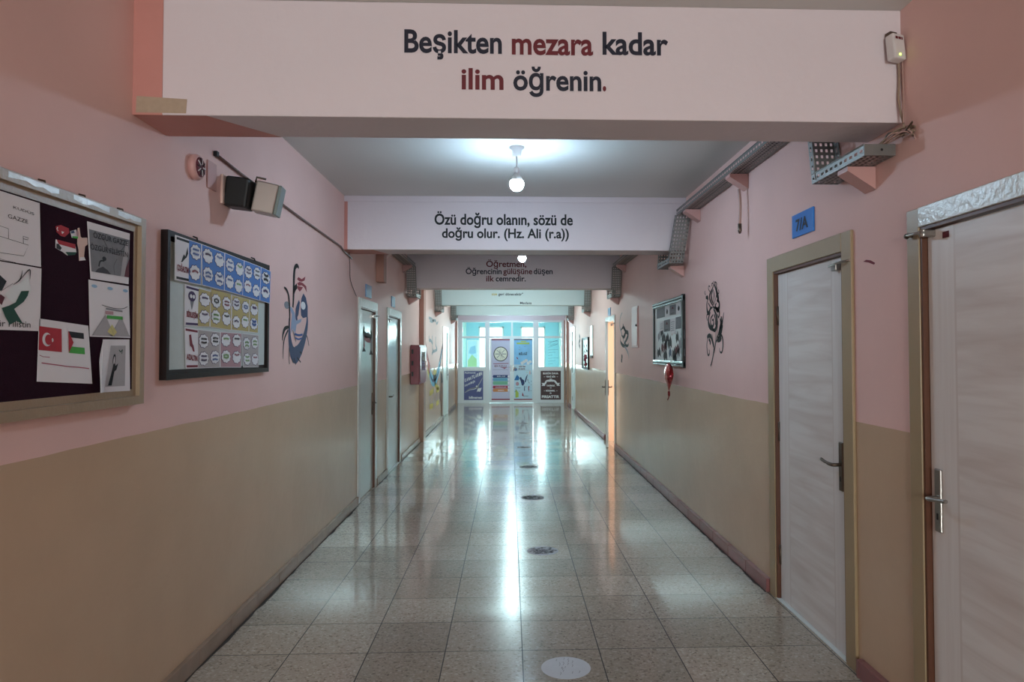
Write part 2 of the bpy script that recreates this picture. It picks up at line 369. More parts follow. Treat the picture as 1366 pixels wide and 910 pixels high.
b = B(); wall_with_openings(b, XR, XR+0.16, YB, YE+0.1, ZC, [(a, c, 0, z) for a, c, z in RDOORS], 'wall')
b.build('wall_right', kind='structure', label='right corridor wall painted pink above tan', catg='wall')
# end of the corridor behind the camera, with its window
b = B()
b.box((XL, YB-0.16, 0), (-1.1, YB, ZC), 'wall'); b.box((1.1, YB-0.16, 0), (XR, YB, ZC), 'wall')
b.box((-1.1, YB-0.16, 0), (1.1, YB, 0.9), 'wall'); b.box((-1.1, YB-0.16, 2.6), (1.1, YB, ZC), 'wall')
b.build('wall_back', kind='structure')
wn = thing('window_3', (0, YB-0.1, 0.9), kind='structure')
b = B()
for x in (-1.1, -0.03, 1.04): b.box((x, YB-0.12, 0.9), (x+0.06, YB-0.05, 2.6), 'alu')
for z in (0.9, 2.54): b.box((-1.1, YB-0.12, z), (1.1, YB-0.05, z+0.06), 'alu')
b.build('frame', wn)
b = B(); b.box((-1.04, YB-0.09, 0.96), (1.04, YB-0.085, 2.54), 'glass'); b.build('pane', wn)

# beams: trim_1 .. trim_5
BEAMS = [(2.95, 3.24, 2.54), (6.68, 6.98, 2.52), (10.75, 11.05, 2.52), (14.70, 15.0, 2.52), (18.65, 18.95, 2.52)]
beams = []
names = ['cross beam nearest the camera, pinkish white with a two-line slogan in large letters', 'second cross beam, bluish white with a black two-line slogan', 'third cross beam, brownish with a three-line red and black slogan', 'fourth cross beam, white tinted by cyan daylight, with small lettering', 'fifth and farthest cross beam, white tinted by cyan daylight, without lettering']
for i, (y0, y1, z0) in enumerate(BEAMS):
    r = thing('trim_%d' % (i+1), (0, y0, z0), kind='structure', label=names[i], catg='beam'); beams.append(r)
    b = B()
    if i < 2:
        xs = -1.44 if i == 0 else -1.53
        b.box((xs, y0, z0), (XR, y1, ZC), 'white', 0.004)
        b.box((XL, y0+0.001, z0), (xs, y1, ZC), 'pinkp')
    else: b.box((XL, y0, z0), (XR, y1, ZC), 'white' if i == 2 else 'cyanlit', 0.004)
    b.build('beam_body', r)
    b = B()
    if i == 0:   # leftover paint: khaki patch on the face, salmon on the underside
        b.poly([(-1.543,2.618),(-1.337,2.606),(-1.341,2.547),(-1.545,2.549)], onface(2.95, 0.0015), 'khaki')
        b.face([(-1.55, y0+.001, z0-.0012), (-1.26, y0+.001, z0-.0012), (-1.04, y1, z0-.0012), (-1.55, y1, z0-.0012)], 'pinkp')
        b.build('paint_patch', r, label='khaki and salmon leftover paint patch')
    elif i == 1:
        b.face([(-1.55, y0, z0-.0012), (-1.29, y0, z0-.0012), (-1.2, y1, z0-.0012), (-1.55, y1, z0-.0012)], 'pinkp')
        b.build('paint_patch', r, label='salmon leftover paint patch')
        b = B(); b.box((XL, y0-0.012, ZC-0.055), (XR, y0, ZC), 'white', 0.003); b.build('cornice', r)
def slogan(parent, Y, words, label):
    b = B(); mp = onface(Y, 0.002)
    for txt, (p0, p1, pc), m, bold in words: b.text(txt, mp, p0[0], p1[0], (p0[1]+p1[1])/2, (pc[1]-p0[1])*1.04, m, bold, slant=(p1[1]-p0[1])/(p1[0]-p0[0])*0)
    b.build('painted_slogan', parent, label=label)
slogan(beams[0], 2.95, [
    ('Beşikten', [(-0.443,2.817),(-0.033,2.819),(-0.444,2.911)], 'navy', 0.024), ('mezara', [(0.009,2.814),(0.354,2.818),(0.009,2.908)], 'redp', 0.024), ('kadar', [(0.394,2.819),(0.675,2.822),(0.395,2.913)], 'navy', 0.024),
    ('ilim', [(-0.203,2.663),(-0.026,2.665),(-0.203,2.750)], 'redp', 0.024), ('öğrenin', [(0.015,2.661),(0.388,2.665),(0.015,2.749)], 'navy', 0.024), ('.', [(0.394,2.665),(0.409,2.665),(0.395,2.753)], 'redp', 0.03)], 'large navy and dark red painted letters')
slogan(beams[1], 6.68, [('Özü doğru olanın, sözü de', [(-0.713,2.754),(0.601,2.770),(-0.714,2.854)], 'ink', 0.026), ('doğru olur. (Hz. Ali (r.a))', [(-0.642,2.632),(0.563,2.641),(-0.642,2.719)], 'ink', 0.026)], 'black painted letters')
slogan(beams[2], 10.75, [('Öğretmen,', [(-0.360,2.847),(0.253,2.849),(-0.360,2.938)], 'redp', 0.019), ('Öğrencinin', [(-0.672,2.737),(-0.125,2.739),(-0.672,2.822)], 'navy', 0.019), ('gülüşüne', [(-0.101,2.739),(0.343,2.740),(-0.101,2.824)], 'redp', 0.019), ('düşen', [(0.365,2.740),(0.655,2.741),(0.365,2.825)], 'navy', 0.019),
    ('ilk', [(-0.360,2.626),(-0.239,2.627),(-0.360,2.711)], 'redp', 0.019), ('cemredir.', [(-0.215,2.627),(0.244,2.628),(-0.215,2.711)], 'navy', 0.019)], 'dark red and navy painted letters')
slogan(beams[3], 14.70, [('size', [(-0.378,2.726),(-0.264,2.726),(-0.378,2.779)], 'yelp', 0.02), ('geri dönecektir"', [(-0.239,2.723),(0.277,2.724),(-0.239,2.776)], 'navy', 0.02), ('Mevlana', [(0.215,2.544),(0.454,2.544),(0.215,2.590)], 'navy', 0.02)], 'small ochre and navy painted letters')

# pilasters
n = 6
for x0, x1, y0, y1, zb in ((XL, -1.48, 12.2, 12.5, 0), (XL, -1.47, 8.27, 8.45, 2.37), (XL, -1.46, 16.3, 16.5, 2.6), (XL, -1.50, 20.2, 20.5, 0), (1.62, XR, 20.2, 20.5, 0)):
    b = B(); b.box((x0, y0, zb), (x1, y1, ZC), 'pil', 0.003); b.build('trim_%d' % n, kind='structure', label=['salmon and brown pilaster rising from the floor past the red hose cabinet', 'short salmon stub hanging between second and third beams', 'short salmon stub hanging near the fifth beam', 'slim brown pilaster at the far left corner', 'slim brown pilaster at the far right corner'][n-6], catg='pilaster'); n += 1

# skirting
def skirting(name, x0, x1, runs, m, h=0.085):
    r = thing(name, ((x0+x1)/2, 0, 0), kind='structure')
    for y0, y1 in runs:
        b = B(); y = y0
        while y < y1-0.01:
            e = min(y+0.4, y1); b.box((x0, y+0.0015, 0), (x1, e-0.0015, h), m, 0.004); y = e
        b.build('skirting_run', r)
    b = B(); s = 1 if x0 < 0 else -1; f = x1 if x0 < 0 else x0
    for y0, y1 in runs:
        q = []; y = y0
        while y < y1: q.append((f+s*random.uniform(0.004, 0.022), y)); y += 0.09
        pts = [(f-s*0.004, y0)]+q+[(f-s*0.004, y1)]
        for a, c in zip(q, q[1:]): b.face([(f-s*.004, a[1], .0008), (a[0], a[1], .0008), (c[0], c[1], .0008), (f-s*.004, c[1], .0008)], 'dirt')
    b.build('grimy_joint', r)
skirting('baseboard_left', XL, -1.535, [(YB, 7.27), (8.31, 8.98), (10.13, 12.19), (12.51, 16.43), (17.9, 20.19)], 'marble')
skirting('baseboard_right', 1.655, XR, [(YB, 1.6), (2.93, 3.36), (4.54, 11.2), (12.4, 18.13), (19.3, 20.19)], 'rskirt')

# ------------------------------------------------------------------ doors in the side walls
def door(name, X, s, Y0, Y1, zt, leafm, casm, headm, label, cw=0.09, handle_at='near', leafd=-0.012, ajar=0.0, hm='dmetal', handle_z=0.975, hinges=True, closer=True, jamb='brownj', lever=True):
    """s = +1 for the left wall, -1 for the right; Y0..Y1 the opening, d the depth out of the wall"""
    r = thing(name, (X, (Y0+Y1)/2, 0), kind='structure', label=label, catg='door')
    P = lambda d, y, z: (X+s*d, y, z)
    b = B()
    for ya, yb in ((Y0-cw*0.75, Y0+cw*0.25), (Y1-cw*0.25, Y1+cw*0.75)): b.box(P(0, ya, 0), P(0.016, yb, zt+cw*0.7), casm, 0.003)
    b.build('jamb_casing', r)
    b = B(); b.box(P(0, Y0-cw*0.75+cw, zt-cw*0.25), P(0.018, Y1-cw*0.25, zt+cw*0.7), headm, 0.003); b.build('head_casing', r)
    i0, i1, it = Y0+cw*0.25, Y1-cw*0.25, zt-cw*0.25
    b = B(); t = 0.014
    b.box(P(-0.15, Y0, 0), P(0.010, i0+t, zt), jamb); b.box(P(-0.15, i1-t, 0), P(0.010, Y1, zt), jamb); b.box(P(-0.15, i0+t, it-t), P(0.010, i1-t, zt), jamb)
    b.build('rebate', r)
    l0, l1, lt = i0+t+0.003, i1-t-0.003, it-t-0.004
    piv = Vector(P(leafd-0.02, l1, 0)); mt = Matrix.Translation(piv) @ Matrix.Rotation(ajar, 4, 'Z') @ Matrix.Translation(-piv)
    b = B(); b.box(P(leafd-0.04, l0, 0.008), P(leafd, l1, lt), leafm, 0.003); b.transform(mt); leaf = b.build('leaf', r)
    hy = l0+0.055 if handle_at == 'near' else l1-0.055; dr = 1 if handle_at == 'near' else -1
    for sd in ((1, -1) if ajar else (1,)):
        d0 = leafd if sd > 0 else leafd-0.04; h = lambda d, y, z: P(d0+sd*d, y, z)
        b = B(); b.box(h(0, hy-0.021, handle_z-0.135), h(0.011, hy+0.021, handle_z+0.115), hm, 0.005)
        b.box(h(0.010, hy-0.005, handle_z-0.085), h(0.0125, hy+0.005, handle_z-0.06), 'black'); b.transform(mt); hp = b.build('handle_plate', leaf)
        if lever:
            b = B(); b.tube(cat([h(0.008, hy, handle_z), h(0.045, hy, handle_z), h(0.056, hy+dr*0.02, handle_z+0.001), h(0.058, hy+dr*0.075, handle_z+0.006), h(0.054, hy+dr*0.125, handle_z+0.012)], 4), [0.0095]*10+[0.008]*7, hm); b.transform(mt); b.build('lever', leaf)
    if hinges:
        fy = l1-0.004 if handle_at == 'near' else l0+0.004
        for z in (0.28, 1.05, 1.78):
            b = B(); b.tube([P(leafd+0.004, fy, z-0.06), P(leafd+0.004, fy, z+0.06)], 0.007, 'dmetal'); b.build('hinge', r)
    if closer:
        b = B(); cy = l0+0.06 if handle_at == 'near' else l1-0.06
        b.tube([P(0.012, cy-0.17*dr, lt-0.035), P(0.045, cy-0.09*dr, lt-0.04), P(0.03, cy+0.03*dr, lt-0.045)], 0.006, 'chrome')
        b.box(P(leafd, cy-0.02, lt-0.07), P(leafd+0.03, cy+0.035, lt-0.03), 'chrome', 0.004); b.build('latch_arm', r)
    return r, leaf, (l0, l1, lt)
dn, leafn, ext = door('door_1', XR, -1, *RDOORS[0], 'dw', 'tanf', 'oldw', 'nearest right-hand door, bleached wood with worn silver-white head casing', cw=0.085, handle_at='far', hm='chrome', closer=False)
b = B(); b.box((XR+0.012-0.0015, 2.66, 2.0), (XR+0.0115, 2.70, 2.025), 'maroon'); b.build('small_label', leafn)
b = B(); b.tube([(XR-0.02, 2.86, 2.035), (XR-0.05, 2.84, 2.035), (XR-0.045, 2.74, 2.03)], 0.007, 'chrome'); b.lathe([(0.016, 0), (0.018, 0.006), (0.012, 0.02)], (XR-0.035, 2.75, 2.03), 'chrome', 'Y', 12); b.lathe([(0.01, 0), (0.012, 0.01), (0.008, 0.02)], (XR-0.035, 2.86, 2.035), 'dmetal', 'Y', 12)
b.box((XR-0.04, 2.745, 2.015), (XR+0.012, 2.775, 2.045), 'chrome', 0.004); b.build('coat_peg_latch', dn)
d7, leaf7, ext7 = door('door_2', XR, -1, *RDOORS[1], 'dw', 'tanf', 'tanf', 'bleached wood classroom door with tan frame below blue 7/A plate', cw=0.10, handle_at='near')
for k in range(4): pass
door('door_3', XR, -1, *RDOORS[2], 'dwh', 'oldw', 'oldw', 'right-hand door standing ajar with orange wall showing in its gap', cw=0.09, handle_at='near', ajar=-0.145, leafd=0.02, closer=True, jamb='orange')
door('door_4', XR, -1, *RDOORS[3], 'frost', 'alu', 'alu', 'white-framed door at far right end of corridor', cw=0.12, handle_at='near', closer=False, hm='chrome', jamb='alu')
l1d, l1leaf, _ = door('door_5', XL, 1, *LDOORS[0], 'dwh', 'oldw', 'oldw', 'nearer of two left-hand white doors, with figures drawn on it', cw=0.10, handle_at='far', hm='dmetal')
l2d, l2leaf, _ = door('door_6', XL, 1, *LDOORS[1], 'dwh', 'oldw', 'oldw', 'second left-hand white gloss door, plain, next to hose cabinet', cw=0.10, handle_at='near', hm='dmetal')
door('door_7', XL, 1, *LDOORS[2], 'frost', 'alu', 'alu', 'bright white door at far left beyond chain mural', cw=0.12, handle_at='far', closer=False, hm='chrome', jamb='alu')

for par, X, s_, a, c in ((d7, XR, -1, 3.49, 4.43), (l2d, XL, 1, 9.08, 10.02)):
    b = B(); b.box((X-s_*.05, a, 0), (X+s_*.012, c, .007), 'alu', .002); b.build('threshold_strip', par)
# classroom behind the ajar door
b = B(); x0, x1, y0, y1 = XR+0.16, 4.6, 10.2, 14.6
b.box((x0, y1, 0), (x1, y1+0.1, ZC), 'orange'); b.box((x0, y0-0.1, 0), (x1, y0, ZC), 'orange')
b.box((x1, y0-0.1, 0), (x1+0.1, y1+0.1, 0.9), 'orange'); b.box((x1, y0-0.1, 2.5), (x1+0.1, y1+0.1, ZC), 'orange')
b.box((x1, y0, 0.9), (x1+0.1, 10.3, 2.5), 'orange'); b.box((x1, 11.9, 0.9), (x1+0.1, y1, 2.5), 'orange')
b.build('wall_classroom', kind='structure', label='orange classroom walls beyond the ajar door', catg='wall')
# little blue plates over the doors
def plate(label, X, s, y0, y1, z0, z1, m, txt=None):
    r = thing('door_sign', (X, (y0+y1)/2, z0), label, 'sign', 'door plates')
    b = B(); b.box((X, y0, z0), (X+s*0.012, y1, z1), m, 0.003); b.build('plate', r)
    if txt:
        mp = (lambda u, v: (X+s*0.0135, u, v)); b = B(); h = (z1-z0)
        b.text(txt, mp, (y0+y1)/2-s*0.085, (y0+y1)/2+s*0.085, z0+h*0.25, h*0.5, 'navy', 0.03); b.build('lettering', r)
    return r
plate('blue plate reading 7/A above the wooden door', XR, -1, 3.83, 4.12, 2.225, 2.36, 'sign', '7/A')
plate('pale blue plate above the left door with drawn figures', XL, 1, 7.66, 7.96, 2.15, 2.29, 'signp')
plate('pale blue plate above the plain left door near hose cabinet', XL, 1, 9.32, 9.58, 2.15, 2.29, 'signp')
plate('pale blue plate above the ajar right door', XR, -1, 11.72, 12.0, 2.16, 2.29, 'signp')

# ------------------------------------------------------------------ glazed end of the corridor
EY = YE
b = B(); b.box((XL, EY-0.02, 2.49), (XR, EY+0.1, ZC), 'white'); b.box((1.63, EY-0.03, 0), (XR, EY+0.1, 2.49), 'pil'); b.build('wall_end', kind='structure', label='white lintel above the glazed end doors', catg='wall')
def frame_bars(b, xs, zs, x0, x1, z0, z1, m='alu', y0=EY-0.03, y1=EY+0.03):
    for a, c in xs: b.box((a, y0, z0), (c, y1, z1), m, 0.004)
    for a, c in zs:
        X = [q for p in sorted(xs) for q in p]
        for i in range(1, len(X)-1, 2): b.box((X[i], y0, a), (X[i+1], y1, c), m, 0.004)
wl = thing('window_1', (-1.05, EY, 0), kind='structure', label='left glazed side panel of the end partition', catg='window')
b = B(); frame_bars(b, [(-1.56, -1.42), (-0.745, -0.605)], [(0, 0.07), (0.985, 1.085), (1.95, 2.015), (2.43, 2.49)], 0, 0, 0, 2.49); b.build('frame', wl)
b = B(); b.box((-1.42, EY-0.004, 1.085), (-0.745, EY+0.004, 1.95), 'glass'); b.build('pane', wl)
b = B(); b.box((-1.42, EY-0.004, 2.015), (-0.745, EY+0.004, 2.43), 'glass'); b.build('pane', wl)
b = B(); b.box((-1.42, EY-0.012, 0.07), (-0.745, EY+0.012, 0.985), 'alu'); b.build('lower_panel', wl)
wr = thing('window_2', (1.2, EY, 0), kind='structure', label='right glazed side panel of the end partition', catg='window')
b = B(); frame_bars(b, [(0.70, 0.87), (1.555, 1.635)], [(0, 0.07), (0.985, 1.085), (1.95, 2.015), (2.43, 2.49)], 0, 0, 0, 2.49); b.build('frame', wr)
b = B(); b.box((0.87, EY-0.004, 1.085), (1.555, EY+0.004, 1.95), 'glass'); b.build('pane', wr)
b = B(); b.box((0.87, EY-0.004, 2.015), (1.555, EY+0.004, 2.43), 'glass'); b.build('pane', wr)
b = B(); b.box((0.87, EY-0.012, 0.07), (1.555, EY+0.012, 0.985), 'alu'); b.build('lower_panel', wr)
dd = thing('door_8', (0.05, EY, 0), kind='structure', label='white double door with posters at the corridor end', catg='door')
b = B(); b.box((-0.605, EY-0.03, 1.95), (0.70, EY+0.03, 2.015), 'alu', .004); b.box((-0.605, EY-0.03, 2.43), (0.70, EY+0.03, 2.49), 'alu', .004); b.box((0.035, EY-0.025, 2.015), (0.095, EY+0.025, 2.43), 'alu', .004); b.build('transom_frame', dd)
for a, c in ((-0.605, 0.035), (0.095, 0.70)):
    b = B(); b.box((a, EY-0.004, 2.015), (c, EY+0.004, 2.43), 'glass'); b.build('transom_pane', dd)
for a, c, q in ((-0.60, 0.062, 0), (0.066, 0.695, 1)):
    b = B(); b.box((a, EY-0.02, 0.012), (c, EY+0.02, 1.945), 'alu', 0.004); lf = b.build('leaf', dd)
    b = B(); hx = c-0.03 if q == 0 else a+0.03
    b.box((hx-0.012, EY-0.03, 0.95), (hx+0.012, EY-0.02, 1.15), 'chrome', .003); b.tube([(hx, EY-0.03, 1.08), (hx, EY-0.06, 1.08), (hx+(-0.09 if q == 0 else 0.09), EY-0.06, 1.08)], 0.008, 'chrome'); b.build('handle', lf)
# posters
def uv(x0, x1, z0, z1, Y):
    return lambda u, v: (x0+(x1-x0)*u, Y, z0+(z1-z0)*v)
def poster(label, x0, x1, z0, z1, Yf, draw, base):
    b = B(); b.box((x0, Yf-0.003, z0), (x1, Yf, z1), base); draw(b, uv(x0, x1, z0, z1, Yf-0.004), uv(x0, x1, z0, z1, Yf-0.005), uv(x0, x1, z0, z1, Yf-0.006))
    return b.build('poster', label=label, catg='poster', group='posters on the end doors')
def dr_compass(b, m1, m2, m3):
    b.poly([(0, .98), (1, .98), (1, 1), (0, 1)], m1, 'crim'); b.poly([(0, 0), (1, 0), (1, .02), (0, .02)], m1, 'crim')
    a = 1.86/0.58
    b.disc((.5, .755), .39, .39/a, m1, 'ink'); b.disc((.5, .755), .35, .35/a, m2, 'cream')
    for k in range(8):
        t = k*math.pi/4; b.stroke([(.5+.05*math.cos(t), .755+.05*math.sin(t)/a), (.5+.3*math.cos(t), .755+.3*math.sin(t)/a)], .012, m3, 'mgrey')
    b.poly([(.36, .87), (.52, .745), (.47, .765)], m3, 'ink'); b.poly([(.66, .65), (.47, .765), (.53, .745)], m3, 'ink')
    b.poly([(.1, .6), (.93, .605), (.93, .595), (.5, .592), (.1, .59)], m1, 'crim'); b.text('BİR PUSULA', m1, .16, .84, .545, .025, 'redp', .02); b.poly([(.45, .535), (.88, .535), (.72, .515), (.7, .5), (.68, .518)], m1, 'crim'); b.poly([(.08, .498), (.9, .498), (.9, .494), (.08, .494)], m1, 'mgrey')
    for k, (bm, y0, y1) in enumerate((('bk1', .365, .41), ('bk2', .31, .362), ('bk3', .25, .307), ('bk4', .19, .235), ('bk5', .135, .187))):
        b.poly([(.1, y0), (.9, y0), (.93, (y0+y1)/2), (.9, y1), (.1, y1), (.06, (y0+y1)/2)], m1, bm)
        b.poly([(.88, y0+.008), (.97, y0+.008), (.97, y1-.008), (.88, y1-.008)], m2, 'postw')
    b.text('BİLGİ', m2, .3, .75, .38, .015, 'postw', .02); b.text('DEĞERLER', m2, .22, .82, .203, .015, 'postw', .02); b.text('EMEK', m2, .35, .7, .15, .015, 'postw', .02)
def dr_sky(b, m1, m2, m3):
    b.poly([(0, .965), (1, .965), (1, 1), (0, 1)], m1, 'maroon')
    b.poly([(.37, .885), (.66, .885), (.66, .93), (.37, .93)], m1, 'lime'); b.poly([(.15, .8), (.85, .8), (.85, .865), (.15, .865)], m1, 'lime')
    b.text('BİLGİ', m2, .28, .72, .38, .085, 'navy', .03); b.poly([(.14, .25), (.24, .2), (.22, .25), (.16, .31)], m1, 'crim')
    for k in range(5): b.disc((.45+.11*k, .06+.05*(k % 3)), .09, .06, m1, 'postw', 12)
    for x, y in ((.32, .69), (.6, .7), (.3, .58)): b.disc((x, y), .03, .012, m2, 'mgrey', 8)
def dr_ideas(b, m1, m2, m3):
    b.poly([(0, 0), (1, 0), (1, .03), (0, .03)], m1, 'crim'); b.text('EĞİTİM', m1, .28, .62, .93, .035, 'redp', .03); b.text('BİLİMDİR', m1, .25, .62, .865, .035, 'redp', .03); b.stroke([(.2, .845), (.86, .845)], .006, m1, 'mgrey')
    b.disc((.08, .87), .11, .05, m1, 'mgrey', 9); b.disc((.1, .86), .05, .03, m2, 'royal', 8)
    for pts, c in (([(.02, .56), (.26, .56), (.3, .64), (.18, .72), (.12, .68), (.05, .6)], 'royal'), ([(.3, .62), (.38, .52), (.42, .43), (.5, .4), (.58, .47), (.55, .56), (.44, .6), (.38, .66)], 'mblue'), ([(.58, .5), (.66, .66), (.76, .74), (.7, .6), (.64, .5)], 'mblue'), ([(.08, .06), (.25, .08), (.26, .2), (.18, .26), (.08, .3)], 'lime'), ([(.44, .12), (.55, .1), (.5, .18), (.46, .22)], 'crim'), ([(.55, .26), (.6, .26), (.59, .4), (.56, .4)], 'mblue'), ([(.78, .28), (.84, .26), (.82, .34), (.86, .4), (.78, .38)], 'crim'), ([(.82, .74), (.9, .72), (.9, .84), (.84, .82)], 'skin')): b.poly(pts, m1, c)
    b.disc((.19, .46), .09, .055, m1, 'cpink', 12); b.stroke([(.08, .345), (.36, .345)], .008, m1, 'ink')
    for k in range(14): b.disc((.05+.9*random.random(), .2+.6*random.random()), .02, .012, m3, random.choice(['royal', 'mgrey', 'mblue', 'lime']), 8)
    b.stroke([(.76, .6), (.8, .5), (.86, .48)], .02, m2, 'mgrey'); b.text('BİLİMSEL', m1, .55, .8, .1, .018, 'ink', .02)
def dr_wings(b, m1, m2, m3):
    b.text('Açılmamış', m1, .03, .6, .92, .05, 'postw', .03)
    for i, ch in enumerate('KANATLARIN'): b.text(ch, m1, .04+.092*i, .115+.092*i, .63+.026*i, .11, 'postw', .05)
    for i, ch in enumerate('büyüklüğü'): b.text(ch, m1, .04+.06*i, .09+.06*i, .47+.018*i, .07, 'postw', .03)
    b.text('bilinemez', m1, .26, .95, .045, .085, 'postw', .04)
    b.stroke([(.03, .26), (.3, .38), (.62, .42), (.78, .55), (.98, .8)], (.02, .07, .015), m1, 'mgrey'); b.stroke([(.05, .25), (.3, .345), (.6, .39), (.8, .56), (.97, .76)], (.006, .02, .006), m2, 'postw')
    b.disc((.70, .44), .09, .065, m2, 'mgrey', 14); b.disc((.66, .47), .04, .03, m3, 'postw', 10); b.poly([(.74, .4), (.92, .42), (.88, .34), (.83, .28), (.72, .3), (.66, .27), (.7, .36)], m3, 'postw')
def dr_chance(b, m1, m2, m3):
    for t, x0, x1, z, h in (('BUGÜN DAHA', .12, .88, .885, .06), ('YENİ BİR', .26, .74, .775, .05), ('GÜN', .44, .56, .695, .04), ('YAPMAK', .28, .72, .46, .055), ('İÇİN', .46, .54, .395, .03), ('MÜKEMMEL', .26, .72, .285, .05), ('BİR', .45, .54, .205, .04), ('FIRSATTIR', .06, .92, .06, .09)): b.text(t, m1, x0, x1, z, h, 'postw', .04)
    b.stroke([(.22, .55), (.3, .64), (.5, .655), (.7, .64), (.8, .55)], .075, m1, 'postw', k=4); b.poly([(.05, .58), (.22, .58), (.22, .48), (.05, .48), (.1, .53)], m1, 'postw'); b.poly([(.96, .58), (.8, .58), (.8, .48), (.96, .48), (.91, .53)], m1, 'postw')
    b.text('BAŞLANGIÇ', m2, .3, .7, .605, .035, 'brownp', .03)
    for x, z in ((.16, .795), (.80, .795), (.16, .305), (.77, .305)): b.stroke([(x, z), (x+.06, z)], .012, m1, 'postw')
poster('lavender poster with compass above a stack of five books', -0.55, 0.0, 0.095, 1.925, EY-0.021, dr_compass, 'lav')
poster('sky blue poster with lime caption, upper of right door', 0.122, 0.672, 1.155, 1.925, EY-0.021, dr_sky, 'skyp')
poster('pale poster of small coloured science drawings, lower of right door', 0.122, 0.672, 0.095, 1.15, EY-0.021, dr_ideas, 'palep')
poster('indigo poster with flying gull and slanted white letters', -1.375, -0.80, 0.10, 0.965, EY-0.013, dr_wings, 'indigo')
poster('dark brown poster with white ribbon banner and lettering', 0.925, 1.535, 0.10, 0.965, EY-0.013, dr_chance, 'brownp')
# vestibule behind the glass
b = B(); vy0, vy1 = EY+0.1, 25.0
b.box((-2.2, vy0, 0), (-2.1, vy1+.1, ZC), 'cyanl'); b.box((2.3, vy0, 0), (2.4, vy1+.1, ZC), 'cyanl')
b.box((-2.2, EY, 0), (XL-0.15, vy0, ZC), 'cyanl'); b.box((XR+.15, EY, 0), (2.4, vy0, ZC), 'cyanl')
x = -2.1
for a, c in ((-1.10, -0.22), (0.38, 1.25)):
    b.box((x, vy1, 0), (a, vy1+.15, ZC), 'cyanw'); b.box((a, vy1, 0), (c, vy1+.15, 0.85), 'cyanw'); b.box((a, vy1, 2.43), (c, vy1+.15, ZC), 'cyanw'); x = c
b.box((x, vy1, 0), (2.3, vy1+.15, ZC), 'cyanw')
b.box((-2.1, vy1-.3, 0), (-1.54, vy1, ZC), 'cyanl'); b.box((1.74, vy1-.3, 0), (2.3, vy1, ZC), 'cyanl')
b.build('wall_vestibule', kind='structure', label='blue vestibule walls beyond the glazed doors', catg='wall')
for i, (a, c) in enumerate(((-1.10, -0.22), (0.38, 1.25))):
    r = thing('window_%d' % (i+4), ((a+c)/2, vy1, 0.85), kind='structure', label=['left', 'right'][i]+' outside window of the vestibule, bright white', catg='window')
    b = B()
    for x0 in (a, c-0.05): b.box((x0, vy1-.02, .85), (x0+.05, vy1+.06, 2.43), 'alu')
    for z in (.85, 2.38): b.box((a, vy1-.02, z), (c, vy1+.06, z+.05), 'alu')
    b.build('frame', r)
    b = B(); b.box((a+.05, vy1+.03, .9), (c-.05, vy1+.035, 2.38), 'glass'); b.build('pane', r)
b = B(); b.box((-1.42, 23.4, 1.0), (-1.02, 23.43, 1.93), 'alu', .004); r0 = b
mp = onface(23.4, .001)
b.poly([(-1.39, 1.05), (-1.10, 1.05), (-1.10, 1.9), (-1.39, 1.9)], mp, 'palep'); mp = onface(23.4, .002)
b.poly([(-1.39, 1.05), (-1.10, 1.05), (-1.10, 1.3), (-1.25, 1.45), (-1.39, 1.25)], mp, 'palegreen'); b.poly([(-1.36, 1.5), (-1.25, 1.45), (-1.12, 1.5), (-1.14, 1.75), (-1.3, 1.7)], mp, 'ltblue')
b.box((-1.40, 23.42, 0), (-1.36, 23.46, 1.0), 'alu'); b.box((-1.08, 23.42, 0), (-1.04, 23.46, 1.0), 'alu')
b.build('display_board', label='white-framed landscape picture board seen through the left pane', catg='board')
b = B(); mp = onface(vy1, .002)
for k in range(9): 
    z = 1.1+k*.1; b.stroke([(1.36, z), (1.44, z+.01), (1.52+.1*(k % 3), z+.02)], .006, mp, 'mblue')
for p in ([(1.4, 1.85), (1.55, 1.9), (1.7, 1.95)], [(1.42, 1.75), (1.6, 1.78), (1.7, 1.82)]): b.stroke(p, .012, mp, 'mblue')
b.build('wall_writing', label='blue handwritten lines on the vestibule wall', catg='writing')

# ------------------------------------------------------------------ pendant bulbs
def bulb(x, y, label, m):
    r = thing('pendant_bulb', (x, y, ZC), label, 'lamp', 'bare bulbs along the corridor ceiling')
    b = B(); b.lathe([(0.055, 0), (0.055, -0.006), (0.035, -0.02), (0.032, -0.06), (0.012, -0.068)], (x, y, ZC), 'wplast', 'Z', 20); b.build('ceiling_rose', r)
    b = B(); b.tube([(x, y, ZC-.06), (x, y, ZC-.15)], 0.005, 'wplast'); b.build('cord', r)
    b = B(); b.lathe([(0.012, 0), (0.021, -0.008), (0.021, -0.045)], (x, y, ZC-.145), 'wplast', 'Z', 18); b.build('lamp_holder', r)
    z = ZC-.188
    b = B(); b.lathe([(0.018, 0), (0.022, -0.012), (0.036, -0.035), (0.0445, -0.056)], (x, y, z), 'wplast', 'Z', 24); b.build('bulb_collar', r)
    b = B(); b.lathe([(0.044, -0.0555), (0.050, -0.068), (0.051, -0.085), (0.043, -0.108), (0.024, -0.126), (0.001, -0.131)], (x, y, z), m, 'Z', 24); b.build('bulb_dome', r)
for x, y, l, m in ((0.05, 5.05, 'glaring bare bulb hanging between the first and second beams', bulb_mat), (0.16, 9.1, 'bare bulb hanging between the second and third beams', bulb_dim), (0.04, 12.7, 'bare bulb hanging behind the third beam', bulb_far), (0.08, 16.7, 'bare bulb hanging behind the fourth beam', bulb_far), (0.04, 20.0, 'bare bulb hanging behind the fifth beam', bulb_mat)): bulb(x, y, l, m)

